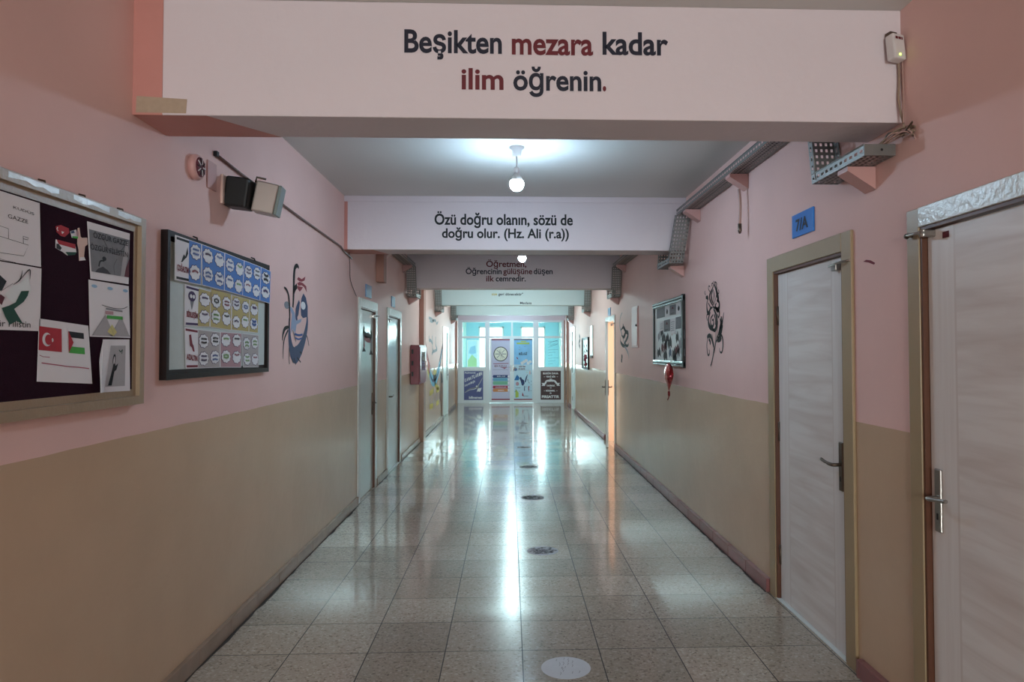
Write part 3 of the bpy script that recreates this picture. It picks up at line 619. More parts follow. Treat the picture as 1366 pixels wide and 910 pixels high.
# ------------------------------------------------------------------ perforated cable trays
def holed(b, o, ud, vd, U, V, pu, pv, hu, hv, m):
    """sheet with a grid of holes: o + u*ud + v*vd"""
    nu, nv = max(1, round(U/pu)), max(1, round(V/pv)); cu, cv = U/nu, V/nv; mi = b.mi(m)
    g = {}
    def vtx(u, v):
        k = (round(u, 5), round(v, 5))
        if k not in g: g[k] = b.bm.verts.new(o+ud*u+vd*v)
        return g[k]
    for i in range(nu):
        for j in range(nv):
            u0, u1, v0, v1 = i*cu, (i+1)*cu, j*cv, (j+1)*cv; a, c = (u0+u1)/2, (v0+v1)/2; p, q = hu/2, hv/2
            O = [vtx(u0, v0), vtx(u1, v0), vtx(u1, v1), vtx(u0, v1)]; I = [vtx(a-p, c-q), vtx(a+p, c-q), vtx(a+p, c+q), vtx(a-p, c+q)]
            for k in range(4):
                f = b.bm.faces.new([O[k], O[(k+1) % 4], I[(k+1) % 4], I[k]]); f.material_index = mi
def tray(label, pts, brackets, s):
    """pts (x_outer, y, z) along the run; s=-1 on the right wall: width goes to +x"""
    wv = Vector((-s, 0, 0)); W = 0.135; H = 0.05
    r = thing('cable_tray', pts[0], label, 'cable tray', 'cable trays along the walls')
    for a, c in zip(pts, pts[1:]):
        A, Q = Vector(a), Vector(c); d = (Q-A); Ln = d.length; d.normalize()
        upv = Vector((0, -d.z, d.y)).normalized()
        b = B(); holed(b, A, d, wv, Ln, W, 0.034, 0.027, 0.017, 0.012, 'galv')
        holed(b, A, d, upv, Ln, H, 0.05, H, 0.028, 0.014, 'galv'); holed(b, A+wv*W, d, upv, Ln, H, 0.05, H, 0.028, 0.014, 'galv')
        for off in (0, W): b.tube([A+upv*H+wv*off, Q+upv*H+wv*off], 0.004, 'galv', 6)
        b.build('tray_section', r)
        if Ln > 0.3 and abs(d.z) < 0.5:
            b = B(); b.tube([A+wv*0.05+upv*.015, Q+wv*0.05+upv*.015], 0.011, 'black'); b.tube([A+wv*0.085+upv*.012, Q+wv*0.085+upv*.012], 0.009, 'dkgrey'); b.build('cable_run', r)
    for y, z in brackets:
        b = B(); X = XR if s < 0 else XL; x0 = X+s*0.003; x1 = X+s*0.135
        for yy in (y-0.045, y+0.045):
            pass
        tri = [(x0, z), (x1, z), (x1, z-0.02), (x0, z-0.105)]
        for yy in (y-0.05, y+0.05): b.face([(p[0], yy, p[1]) for p in tri], 'pinkpl')
        for p, q in zip(tri, tri[1:]+tri[:1]): b.face([(p[0], y-.05, p[1]), (q[0], y-.05, q[1]), (q[0], y+.05, q[1]), (p[0], y+.05, p[1])], 'pinkpl')
        b.build('bracket', r)
    return r
xo = 1.545
rt_pts = [(xo, 3.0, 2.41), (xo, 3.53, 2.41), (xo+.005, 3.62, 2.815), (xo, 6.45, 2.815), (xo-.05, 6.56, 2.385), (xo-.05, 7.08, 2.385), (xo, 7.2, 2.815), (xo, 10.5, 2.815), (xo, 10.62, 2.385), (xo, 11.15, 2.385), (xo, 11.27, 2.815), (xo, 14.45, 2.815), (xo, 14.57, 2.385), (xo, 15.1, 2.385), (xo, 15.22, 2.815), (xo, 18.4, 2.815), (xo, 18.52, 2.385), (xo, 19.05, 2.385), (xo, 19.17, 2.815), (xo, 21.1, 2.815)]
tr = tray('perforated grey cable tray stepping under the beams along the right wall', rt_pts, [(3.22, 2.408), (4.95, 2.813), (6.2, 2.813), (6.8, 2.383), (7.6, 2.813), (10.2, 2.813), (10.9, 2.383), (14.85, 2.383), (18.8, 2.383)], -1)
b = B(); b.box((xo-.002, 2.992, 2.41), (xo+.137, 2.998, 2.46), 'galv', .001); b.disc((1.62, 2.435), .006, .006, onface(2.992, .001), 'black', 10); b.build('end_cap', tr)
b = B(); b.tube(cat([(1.63, 4.93, 2.71), (1.635, 4.92, 2.6), (1.63, 4.92, 2.46)], 5), .010, 'cable'); b.tube([(1.63, 4.92, 2.46), (1.63, 4.92, 2.41), (1.63, 4.92, 2.39)], [.014, .014, .007], 'dmetal'); b.build('hanging_cable', label='pinkish cable end hanging from tray bracket on right wall', catg='cable')
xl = -1.55+.135+.01
lt_pts = [(xl, 8.6, 2.815), (xl, 10.5, 2.815), (xl, 10.62, 2.385), (xl, 11.15, 2.385), (xl, 11.27, 2.815), (xl, 14.45, 2.815), (xl, 14.57, 2.385), (xl, 15.1, 2.385), (xl, 15.22, 2.815), (xl, 18.4, 2.815), (xl, 18.52, 2.385), (xl, 19.05, 2.385), (xl, 19.17, 2.815), (xl, 21.1, 2.815)]
tl = tray('perforated grey cable tray stepping under the beams along the left wall', lt_pts, [(8.75, 2.813), (10.3, 2.813), (10.95, 2.383), (14.85, 2.383), (18.8, 2.383)], 1)
# loose wires at the end of the right tray, and the detector above them
b = B()
for k in range(9):
    a = random.random; x = 1.6+.06*a(); 
    b.tube(cat([(x, 3.04, 2.45), (1.62+.06*a(), 2.97-.04*a(), 2.47+.03*a()), (1.655+.03*a(), 2.92-.05*a(), 2.46+.05*a()), (1.66+.025*a(), 2.86-.03*a(), 2.44+.07*a()), (1.685-.02*a(), 2.86+.05*a(), 2.47+.06*a())], 5), .0035, random.choice(['wire', 'wire', 'cable', 'dmetal']), 6)
b.tube(cat([(1.67, 2.9, 2.5), (1.665, 2.93, 2.62), (1.67, 2.935, 2.72), (1.668, 2.935, 2.81)], 6), .005, 'wire', 6); b.tube(cat([(1.66, 2.89, 2.52), (1.682, 2.925, 2.66), (1.682, 2.93, 2.80)], 6), .004, 'cable', 6)
b.build('loose_wires', label='tangle of dusty wires at the near end of the right cable tray', catg='wires')
r = thing('motion_detector', (1.66, 2.93, 2.79), 'white motion detector with green light in top right corner of nearest beam', 'detector')
t = Matrix.Translation((1.645, 2.915, 2.85)) @ Matrix.Rotation(0.35, 4, 'Z') @ Matrix.Rotation(-0.10, 4, 'X')
b = B(); b.box((-.034, -.022, -.058), (.034, .022, .055), 'wplast', .008); b.transform(t); b.build('housing', r)
b = B(); mp = lambda u, v: (u, -.0232, v)
for k, wd in enumerate((.008, .005, .008, .006, .007)): b.poly([(-.022+k*.0085, .028), (-.022+k*.0085+wd, .028), (-.022+k*.0085+wd, .04), (-.022+k*.0085, .04)], mp, 'redp')
b.transform(t); b.build('red_marking', r)
b = B(); b.lathe([(.004, 0), (.004, -.003), (.0015, -.005)], (-.004, -.022, -.04), 'led', 'Y', 12); b.transform(t); b.build('indicator_light', r)
b = B(); b.box((-.02, .0, .05), (.02, .03, .075), 'dmetal', .003); b.transform(t); b.build('bracket', r)

# ------------------------------------------------------------------ left wall: near noticeboard
def framed(b, X, s, y0, y1, z0, z1, wd, dp, m):
    """moulded frame as four mitred bars with a stepped profile"""
    for k, (ins, d) in enumerate(((0, dp), (wd*0.55, dp*0.6))):
        ww = wd*0.55 if k == 0 else wd*0.45
        A = [(y0+ins, z0+ins), (y1-ins, z0+ins), (y1-ins, z1-ins), (y0+ins, z1-ins)]; Q = [(y0+ins+ww, z0+ins+ww), (y1-ins-ww, z0+ins+ww), (y1-ins-ww, z1-ins-ww), (y0+ins+ww, z1-ins-ww)]
        for i in range(4):
            j = (i+1) % 4
            b.face([(X+s*d, *A[i]), (X+s*d, *A[j]), (X+s*d, *Q[j]), (X+s*d, *Q[i])], m)
            b.face([(X, *A[i]), (X, *A[j]), (X+s*d, *A[j]), (X+s*d, *A[i])], m); b.face([(X, *Q[i]), (X, *Q[j]), (X+s*d, *Q[j]), (X+s*d, *Q[i])], m)
r = thing('noticeboard', (XL, 2.3, 1.35), 'large maroon felt noticeboard in beige moulded frame on near left wall', 'noticeboard')
b = B(); framed(b, XL, 1, 1.50, 2.99, 1.345, 2.112, 0.062, 0.042, 'gold'); b.build('frame', r)
b = B(); b.box((XL, 1.55, 1.40), (XL+.024, 2.945, 2.06), 'felt'); b.build('felt_panel', r)
for y in (2.38, 2.6, 2.85):
    b = B(); b.tube([(XL, y, 2.13), (XL+.02, y, 2.125), (XL+.022, y, 2.11)], .004, 'dmetal', 6); b.build('hanging_hook', r)
b = B(); mp = onleft(.0425)
for y0, y1 in ((1.9, 2.1), (2.18, 2.42), (2.5, 2.72), (2.78, 2.95)):
    n_ = 6; q = [(y0+(y1-y0)*k/n_, 2.107) for k in range(n_+1)]+[(y1-(y1-y0)*k/n_, 2.085+.012*random.random()) for k in range(n_+1)]
    b.poly(q, mp, 'oldw')
b.build('worn_edge', r, label='scuffed whitish top edge')
BX = XL+.024
SG = 'sheets pinned to the maroon noticeboard'
def bil(q):
    """unit square -> quad given as bl, br, tr, tl"""
    return lambda u, v: tuple(q[0][i]*(1-u)*(1-v)+q[1][i]*u*(1-v)+q[2][i]*u*v+q[3][i]*(1-u)*v for i in range(2))
def sheet(name, label, catg, group, X, s, quad, base, draw, lift=0.003, curl=0.0, nx=7, th=0.0012):
    b = B(); f = bil(quad)
    bend = lambda u, v: lift+curl*max(0, 1-u/.2857)*max(0, 1-1.6*v)
    def lay(k): return lambda u, v: (X+s*(bend(u, v)+th+k*0.0009), *f(u, v))
    G = [[lay(0)(i/nx, j/nx) for j in range(nx+1)] for i in range(nx+1)]
    for i in range(nx):
        for j in range(nx): b.face([G[i][j], G[i+1][j], G[i+1][j+1], G[i][j+1]], base)
    Bk = lambda u, v: (X+s*bend(u, v), *f(u, v))
    b.face([Bk(0, 0), Bk(1, 0), Bk(1, 1), Bk(0, 1)], base) if not curl else None
    for e in (((0, 0), (1, 0)), ((1, 0), (1, 1)), ((1, 1), (0, 1)), ((0, 1), (0, 0))): b.face([Bk(*e[0]), Bk(*e[1]), lay(0)(*e[1]), lay(0)(*e[0])], base)
    if draw: draw(b, lay)
    return b.build(name, label=label, catg=catg, group=group)
def d_boat(b, L):
    m = L(1)
    b.text('KUDÜS', m, .58, .90, .80, .04, 'ink', 0, slant=-.05); b.text('GAZZE', m, .5, .80, .64, .06, 'ink', 0, slant=-.05)
    b.stroke([(.0, .36), (.2, .36), (.8, .30), (.72, .12), (.2, .10)], .006, m, 'ink', k=1); b.stroke([(.3, .36), (.3, .5), (.5, .48), (.5, .34)], .006, m, 'ink', k=1); b.stroke([(.72, .31), (.72, .42), (.80, .41), (.79, .38), (.72, .38)], .008, m, 'ink', k=1); b.stroke([(.1, .03), (.6, .0)], .004, m, 'ink', k=1)
def d_dove(b, L):
    m = L(1); k = L(2)
    b.poly([(.44, .52), (.56, .66), (.66, .72), (.78, .88), (.84, .62), (.78, .5), (.62, .36)], m, 'postw')
    for p in ([(.38, .56), (.55, .70)], [(.56, .68), (.66, .78), (.69, .92)], [(.66, .77), (.80, .95), (.81, .8)]): b.stroke(p, (.004, .02, .004), k, 'ink')
    b.poly([(.80, .62), (.68, .6), (.6, .42), (.5, .36), (.4, .32), (.45, .2), (.52, .08), (.62, .14), (.72, .1), (.58, .32), (.72, .44), (.78, .54)], k, 'dkgreen')
    b.poly([(.38, .52), (.44, .48), (.40, .36), (.32, .44)], k, 'maroon'); b.poly([(.3, .54), (.36, .8), (.46, .72), (.4, .58)], k, 'ink')
    b.text('Özgür Filistin', m, .12, .84, .05, .10, 'ink', 0)
def rect(u0, v0, u1, v1): return [(u0, v0), (u1, v0), (u1, v1), (u0, v1)]
def d_free(b, L):
    m, k, j = L(1), L(2), L(3)
    b.poly(rect(.02, .13, .99, .87), m, 'paper2'); b.poly([(.86, .13), (.99, .13), (.99, .5), (.9, .3)], k, 'maroon'); b.poly([(.76, .13), (.86, .13), (.97, .62), (.94, .84), (.9, .84), (.8, .4)], k, 'ltgrey')
    b.stroke([(.3, .8), (.5, .55), (.76, .62), (.9, .8)], .012, k, 'dkgrey'); b.stroke([(.6, .14), (.58, .3), (.66, .44)], .008, k, 'dkgrey')
    b.poly([(.1, .13), (.5, .13), (.42, .2), (.3, .25), (.18, .2)], k, 'dkgrey'); b.stroke([(.2, .24), (.24, .34), (.34, .36)], .03, k, 'ink'); b.disc((.34, .4), .05, .04, k, 'ink', 12)
    b.text('ÖZGÜR GAZZE', j, .1, .94, .74, .10, 'ink', .012); b.text('ÖZGÜR FİLİSTİN', j, .02, .94, .52, .10, 'ink', .006)
def d_mount(b, L):
    m, k = L(1), L(2)
    b.poly([(.03, .02), (.36, .4), (.58, .02)], m, 'ltgrey'); b.poly([(.46, .02), (.76, .4), (.98, .02)], m, 'ltgrey'); b.poly([(.4, .1), (.52, .24), (.64, .1), (.55, .02)], k, 'ltyel')
    for p in ([(.05, .02), (.36, .4), (.58, .02)], [(.48, .02), (.76, .4), (.98, .02)]): b.stroke(p, .006, k, 'paper2', k=1)
    b.poly(rect(.4, .34, .8, .4), k, 'flaggreen'); b.poly(rect(.36, .42, .56, .48), k, 'cpink'); b.stroke([(.38, .52), (.8, .5)], .03, k, 'mgrey', k=1); b.stroke([(.28, .58), (.4, .56), (.6, .54), (.8, .55), (.94, .6)], .012, k, 'dkgrey')
    for x in (.12, .5, .9): b.disc((x, .9), .07, .03, m, 'ltblue', 10)
def d_hand(b, L):
    m, k = L(1), L(2)
    b.poly(rect(.3, .1, .84, .88), m, 'ltgrey'); b.poly([(.3, .12), (.42, .13), (.5, .48), (.6, .54), (.56, .42), (.5, .38), (.46, .12)], k, 'ink')
    b.poly([(.44, .12), (.52, .5), (.46, .6), (.44, .46), (.36, .12)], k, 'ink'); b.disc((.46, .62), .045, .1, k, 'ink', 16); b.disc((.455, .6), .02, .075, L(3), 'paper', 14); b.stroke([(.6, .8), (.66, .76), (.72, .8), (.7, .72)], .02, k, 'dkgreen')
def d_flags(b, L):
    m, k, j = L(1), L(2), L(3)
    b.poly(rect(.0, .50, .42, .88), m, 'flagred'); b.disc((.14, .68), .085, .11, k, 'paper', 20); b.disc((.165, .68), .065, .085, j, 'flagred', 20); b.disc((.235, .68), .022, .035, j, 'paper', 5)
    b.poly(rect(.56, .76, .88, .86), m, 'ink'); b.poly(rect(.56, .5, .88, .61), m, 'flaggreen'); b.poly([(.55, .5), (.65, .68), (.55, .87)], k, 'flagred')
    b.stroke([(.02, .42), (.08, .4), (.2, .4)], .01, m, 'pencilred', k=1); b.stroke([(.06, .30), (.2, .29), (.4, .28), (.55, .27), (.75, .27), (.95, .26)], .016, m, 'pencilred', k=2)
def wide(q): return [(q[0][0]-.297, q[0][1]-.002), q[0], q[1], (q[1][0]-.297, q[1][1])]   # landscape sheet from its right edge
sheet('pinned_drawing', 'pencil drawing of a boat, top left sheet on maroon noticeboard', 'drawing', SG, BX, 1, wide([(2.357,1.837),(2.345,2.044)]), 'paper', d_boat)
sheet('pinned_drawing', 'dove drawing with dark green tail captioned below, under the boat drawing', 'drawing', SG, BX, 1, wide([(2.357,1.627),(2.359,1.832)]), 'paper', d_dove)
q = [(2.631,1.827),(2.887,1.831),(2.891,2.036),(2.605,2.033)]
sheet('pinned_poster', 'grey printed sheet with capital letters, top right on maroon noticeboard', 'poster', SG, BX, 1, q, 'paper', d_free)
q = [(2.632,1.615),(2.904,1.615),(2.888,1.823),(2.619,1.822)]
sheet('pinned_drawing', 'faint pencil drawing of mountains and a yellow sun', 'drawing', SG, BX, 1, q, 'paper', d_mount)
q = [(2.651,1.408),(2.909,1.402),(2.899,1.609),(2.715,1.606)]
sheet('pinned_drawing', 'curling sheet with a black raised arm, bottom right on maroon noticeboard', 'drawing', SG, BX, 1, q, 'paper', d_hand, curl=.03)
q = [(2.347,1.463),(2.650,1.442),(2.620,1.654),(2.353,1.668)]
sheet('pinned_drawing', 'sheet with two coloured flags and red handwriting', 'drawing', SG, BX, 1, q, 'paper', d_flags)
def cut(label, polys, name='paper_cutout', grp='paper cut-outs on the maroon noticeboard', X=BX, s=1, th=.0015):
    b = B()
    for k, (pts, m) in enumerate(polys):
        o = th+k*.0007
        b.poly(pts, (lambda u, v: (X+s*o, u, v)), m)
        if k == 0:
            for p, q_ in zip(pts, pts[1:]+pts[:1]): b.face([(X, *p), (X, *q_), (X+s*o, *q_), (X+s*o, *p)], m)
    return b.build(name, label=label, catg='paper cutout', group=grp)
cut('small red leaf-shaped cut-out with white crescent', [([(2.434,1.984),(2.460,1.993),(2.503,1.989),(2.506,1.974),(2.482,1.956),(2.461,1.956),(2.439,1.966)], 'flagred'), ([(2.439,1.983),(2.435,1.976),(2.442,1.969),(2.446,1.971),(2.440,1.976),(2.444,1.982)], 'paper'), ([(2.460,1.972),(2.475,1.972),(2.472,1.968),(2.464,1.963)], 'paper')])
cut('larger cut-out flag striped red, white, green and black', [([(2.435,1.940),(2.540,1.939),(2.548,1.911),(2.536,1.901),(2.497,1.894),(2.475,1.902),(2.435,1.911)], 'paper'), ([(2.437,1.940),(2.540,1.939),(2.541,1.923),(2.448,1.926)], 'flagred'), ([(2.435,1.926),(2.447,1.926),(2.464,1.915),(2.456,1.906),(2.435,1.910)], 'ink'), ([(2.483,1.904),(2.547,1.912),(2.536,1.901),(2.498,1.894)], 'dkgreen')])
cut('tiny cut-out flag beside the pale hand cut-out', [([(2.513,1.981),(2.545,1.992),(2.554,1.962),(2.522,1.960)], 'paper'), ([(2.513,1.981),(2.531,1.987),(2.535,1.978),(2.515,1.973)], 'mblue'), ([(2.520,1.965),(2.553,1.969),(2.554,1.961),(2.522,1.959)], 'flaggreen'), ([(2.542,1.983),(2.554,1.988),(2.555,1.969),(2.545,1.970)], 'cpink')])
cut('pale pink card cut-out shaped like a forearm and hand', [([(2.555,1.999),(2.563,2.002),(2.571,1.972),(2.578,1.968),(2.610,1.974),(2.613,1.950),(2.598,1.940),(2.593,1.904),(2.602,1.891),(2.566,1.884),(2.562,1.924),(2.554,1.944)], 'skin'), ([(2.567,1.897),(2.593,1.901),(2.602,1.891),(2.567,1.885)], 'paper')])

# ------------------------------------------------------------------ left wall: second noticeboard
q4 = [(3.189,2.092),(4.517,2.116),(4.548,1.412),(3.205,1.440)]
r = thing('noticeboard', (XL, 3.9, 1.42), 'dark-framed noticeboard covered with blue, tan and grey word sheets', 'noticeboard')
Y0, Y1, Z0, Z1 = 3.20, 4.535, 1.432, 2.107
b = B(); framed(b, XL, 1, Y0, Y1, Z0, Z1, .045, .032, 'dkwood'); b.build('frame', r)
b = B(); b.box((XL, Y0+.03, Z0+.03), (XL+.018, Y1-.03, Z1-.03), 'boardw'); b.build('board_panel', r)
for y in (3.52, 4.3):
    b = B(); b.tube([(XL, y, Z1+.02), (XL+.02, y, Z1+.012), (XL+.034, y-.03, Z1-.004)], .004, 'black', 6); b.build('hanging_hook', r)
BX2 = XL+.018
WG = 'word sheets on the dark-framed noticeboard'
inks = ['ink', 'inkblue', 'inkred', 'inkpur', 'inkgreen']
asp = 0.72
def clouds(b, L, cols, rows=(.74, .27), r0=0.17, ncol=2, off=0.0):
    for c in cols:
        for v in rows:
            cu = off+(c+.5)*(1-off)/ncol; cu += random.uniform(-.01, .01); cv = v+random.uniform(-.04, .04); ru = .40*(1-off)/ncol; rv = r0
            def lob(k): return [(cu+ru*k*(1+.07*math.cos(9*t))*math.cos(t), cv+rv*k*(1+.07*math.cos(9*t))*math.sin(t)) for t in [2*math.pi*i/54 for i in range(54)]]
            b.poly(lob(1.09), L(1), 'inkpur'); b.poly(lob(1.0), L(2), 'cloud')
            m = random.choice(inks); kind = random.randrange(3)
            for w_ in ((.3,), (.32, -.3), (.3, -.25))[kind]:
                sg = random.uniform(-.25, .25); cv2 = cv+w_*rv
                n_ = 7; z = []
                for i in range(n_*2): z.append((cu+ru*(-.55+1.1*i/(n_*2-1)), cv2+rv*(sg*abs(i/(n_*2-1)-.5)*2+(.14 if i % 2 else -.10))))
                b.stroke(z, ru*.2, L(3), m, k=1)
def title(b, L, w_, m, txt, shape):
    b.poly(rect(.02, .02, w_, .98), L(1), 'paper'); b.poly(rect(.04, .91, w_, .965), L(2), m); b.poly(rect(.04, .03, w_, .085), L(2), m)
    if shape == 'arrow': b.poly([(.2*w_/.5, .42), (.3*w_/.5, .62), (.36*w_/.5, .58), (.44*w_/.5, .82), (.46*w_/.5, .66), (.4*w_/.5, .56), (.34*w_/.5, .52), (.26*w_/.5, .44)], L(2), m)
    if shape == 'face': b.disc((w_*.5, .74), w_*.28, .13, L(2), 'inkpur', 18); b.disc((w_*.42, .74), w_*.09, .05, L(3), 'cloud', 10); b.disc((w_*.62, .74), w_*.09, .05, L(3), 'cloud', 10); b.poly([(w_*.36, .62), (w_*.64, .62), (w_*.55, .46), (w_*.5, .4), (w_*.44, .48)], L(2), 'mgrey')
    if shape == 'down': b.poly([(.3*w_, .82), (.46*w_, .84), (.56*w_, .62), (.66*w_, .56), (.74*w_, .42), (.6*w_, .42), (.5*w_, .52), (.36*w_, .56)], L(2), 'inkred')
    b.text(txt, L(3), .06, w_*.96, .23, .13, 'inkred', .04, slant=-.05)
def two(color, cols=(0, 1), ncol=2): return lambda b, L: (b.poly(rect(.02, .015, .98, .985), L(0.5), color), clouds(b, L, cols, ncol=ncol))
def tit(color, m, txt, shape): 
    def f(b, L): b.poly(rect(.5, .015, .98, .985), L(.5), color); title(b, L, .5, m, txt, shape); clouds(b, L, (0,), ncol=1, off=.5)
    return f
rows = [
 ([(3.265,1.887),(3.537,1.888),(3.538,2.093),(3.263,2.093)], tit('cblue', 'ink', 'ÇOĞALTIM', 'arrow'), 'title sheet with black arrow, blue word column, top left of dark-framed board'),
 ([(3.548,1.889),(3.822,1.884),(3.822,2.089),(3.538,2.093)], two('cblue'), 'blue word sheet right beside the black-arrow title sheet'),
 ([(3.822,1.886),(4.080,1.878),(4.100,2.083),(3.822,2.090)], two('cblue'), 'blue word sheet, middle of the top row'),
 ([(4.077,1.878),(4.359,1.870),(4.376,2.079),(4.100,2.084)], two('cblue'), 'blue word sheet, second from right end of top row'),
 ([(4.359,1.870),(4.538,1.865),(4.550,2.072),(4.376,2.079)], two('cblue', (0,), 1), 'narrow blue word sheet at right end of top row'),
 ([(3.390,1.681),(3.672,1.685),(3.684,1.869),(3.391,1.880)], tit('ctan', 'inkpur', 'BİRLEŞİM', 'face'), 'title sheet with face drawing beside tan word column'),
 ([(3.675,1.685),(3.951,1.676),(3.945,1.878),(3.679,1.886)], two('ctan'), 'tan word sheet in the middle of the board'),
 ([(3.953,1.679),(4.214,1.674),(4.224,1.869),(3.953,1.875)], two('ctan'), 'tan word sheet left of the narrow tan strip'),
 ([(4.214,1.675),(4.364,1.671),(4.369,1.864),(4.224,1.869)], two('ctan', (0,), 1), 'narrow tan word strip at right end of middle row'),
 ([(3.411,1.478),(3.537,1.477),(3.532,1.670),(3.392,1.677)], lambda b, L: title(b, L, .98, 'inkred', 'AZALTIN', 'down'), 'white title strip with dark red zigzag arrow'),
 ([(3.537,1.477),(3.805,1.475),(3.805,1.663),(3.532,1.670)], two('cgrey'), 'grey word sheet beside the zigzag arrow strip'),
 ([(3.808,1.475),(4.101,1.468),(4.102,1.664),(3.805,1.665)], two('cpink'), 'dusty pink word sheet in the bottom row'),
 ([(4.130,1.468),(4.382,1.463),(4.377,1.660),(4.108,1.665)], two('cgrey'), 'grey word sheet at right end of bottom row'),
]
for k, (q, fn, lab) in enumerate(rows): sheet('word_sheet', lab, 'paper', WG, BX2, 1, q, 'paper', fn, lift=.0148 if k < 5 else .003)

# ------------------------------------------------------------------ left wall: fittings above
r = thing('alarm_sounder', (XL, 3.51, 2.41), 'round pink-rimmed alarm sounder high on left wall', 'alarm')
b = B(); b.lathe([(.062, 0), (.064, .022), (.058, .034), (.050, .036)], (XL, 3.51, 2.468), 'pinkpl', 'X', 28); b.build('rim', r)
b = B(); b.lathe([(.050, .034), (.048, .040), (.030, .043)], (XL, 3.51, 2.468), 'maroon', 'X', 24)
for k in range(10):
    t = k*math.pi/5; b.tube([(XL+.043, 3.51+.014*math.cos(t), 2.468+.014*math.sin(t)), (XL+.042, 3.51+.044*math.cos(t), 2.468+.044*math.sin(t))], .003, 'ink' if k % 2 else 'wplast', 6)
b.build('grille', r)
b = B(); b.box((XL, 3.665, 2.405), (XL+.008, 3.775, 2.55), 'pinkpl', .003); b.build('cover_plate', label='blank pink cover plate beside the alarm sounder', catg='plate')
b = B(); b.tube([(XL+.012, 3.77, 2.598), (XL+.012, 4.1, 2.583), (XL+.012, 5.3, 2.548), (XL+.012, 6.50, 2.522), (XL+.012, 6.6, 2.50), (XL+.012, 6.95, 2.47)], .008, 'conduit', 8); b.box((XL, 3.745, 2.59), (XL+.02, 3.775, 2.618), 'black', .003)
b.build('cable_conduit', label='thin brown conduit running along upper left wall', catg='conduit')
b = B(); b.tube(cat([(XL+.006, 6.86, 2.52), (XL+.005, 6.9, 2.40), (XL+.006, 6.93, 2.25), (XL+.005, 7.2, 2.12)], 6), .0035, 'conduit', 6); b.build('thin_cable', label='thin cable dropping from second beam to left door', catg='cable')
r = thing('floodlight', (XL, 3.95, 2.33), 'black floodlight with silver housing bracketed on upper left wall', 'floodlight')
b = B(); b.box((XL, 3.84, 2.36), (XL+.014, 3.96, 2.52), 'skin', .003); b.build('back_plate', r)
t = Matrix.Translation((XL+.075, 3.93, 2.432)) @ Matrix.Rotation(.12, 4, 'Y')
b = B(); b.box((-.065, -.07, -.085), (.062, .06, .08), 'black', .012); b.transform(t); b.build('lamp_body', r)
t2 = Matrix.Translation((XL+.205, 3.985, 2.412)) @ Matrix.Rotation(.20, 4, 'Y') @ Matrix.Rotation(.12, 4, 'Z')
b = B(); b.box((-.065, -.06, -.085), (.055, .06, .085), 'silver', .008); b.tube([(-.07, -.05, .07), (-.07, -.05, .1), (-.02, -.05, .1)], .006, 'dmetal', 6); b.transform(t2); b.build('driver_housing', r)
b = B(); b.box((.055, -.058, -.083), (.072, .058, .083), 'endgrey', .004); b.transform(t2); b.build('end_plate', r)
b = B(); b.tube([(XL, 3.99, 2.43), (XL+.1, 4.0, 2.43), (XL+.2, 3.99, 2.42)], .014, 'dmetal'); b.build('arm', r)

# mural of a face (left wall)
E0 = 0.004
b = B(); mp = onleft(.0015); m2 = onleft(.0022); m3 = onleft(.003)
b.stroke([(5.257,2.177),(5.215,2.189),(5.162,2.165),(5.144,2.106),(5.140,2.029),(5.136,1.953),(5.122,1.876)], (.02, .05, .03), mp, 'ink'); b.stroke([(5.135,1.981),(5.171,2.018),(5.218,2.041)], .04, mp, 'ink')
for P in ([(5.217,2.090),(5.249,2.109),(5.332,2.101),(5.426,2.131),(5.406,2.099),(5.332,2.082),(5.266,2.080)], [(5.218,2.061),(5.282,2.077),(5.366,2.075),(5.452,2.058),(5.464,2.013),(5.394,2.048),(5.333,2.055),(5.251,2.044)], [(5.218,2.041),(5.283,2.042),(5.367,2.045),(5.333,2.025),(5.284,2.003),(5.235,2.019)]): b.poly(P, mp, 'mred')
b.poly([(5.378,1.999),(5.444,1.971),(5.491,1.909),(5.493,1.827),(5.372,1.811),(5.322,1.829),(5.310,1.897),(5.328,1.958)], mp, 'mblue'); b.disc([(5.370,1.905)][0], .06, .03, m3, 'cloud'); 
b.stroke([(5.276,1.932),(5.254,1.898),(5.223,1.853),(5.208,1.813),(5.228,1.785)], (.03, .08, .02), mp, 'mblue')
b.stroke([(5.483,1.827),(5.477,1.766),(5.427,1.683),(5.344,1.603),(5.247,1.548),(5.168,1.534),(5.105,1.563),(5.064,1.628),(5.045,1.703),(5.042,1.796)], (.03, .13, .02), mp, 'mblue', k=6); b.poly([(5.057,1.666),(5.089,1.591),(5.168,1.506),(5.216,1.510),(5.328,1.573),(5.310,1.612),(5.199,1.553),(5.135,1.587),(5.088,1.638)], m2, 'mblue')
b.stroke([(4.921,2.003),(4.967,1.993),(5.014,1.962),(5.040,1.898),(5.048,1.796),(5.026,1.721)], (.012, .03, .02), m2, 'ink'); b.stroke([(5.020,1.732),(4.945,1.718),(4.906,1.681),(4.890,1.635)], (.02, .035, .01), m2, 'ink'); b.stroke([(5.015,1.711),(4.941,1.654),(4.914,1.590),(4.910,1.509)], (.02, .02, .006), m2, 'ink')
b.poly([(5.016,1.883),(5.098,1.874),(5.160,1.840),(5.193,1.784),(5.339,1.805),(5.313,1.779),(5.210,1.756),(5.180,1.687),(5.117,1.724),(5.072,1.685),(5.085,1.760),(5.099,1.827)], m2, 'mlblue'); b.disc([(4.984,1.884)][0], .06, .026, m2, 'mgrey', 16)
b.stroke([(5.164,1.687),(5.260,1.680),(5.359,1.687)], .015, m3, 'inkblue'); b.stroke([(5.180,1.659),(5.260,1.650),(5.342,1.660)], .012, m3, 'inkblue'); b.stroke([(5.117,1.714),(5.164,1.668),(5.197,1.630)], .012, m3, 'mgrey')
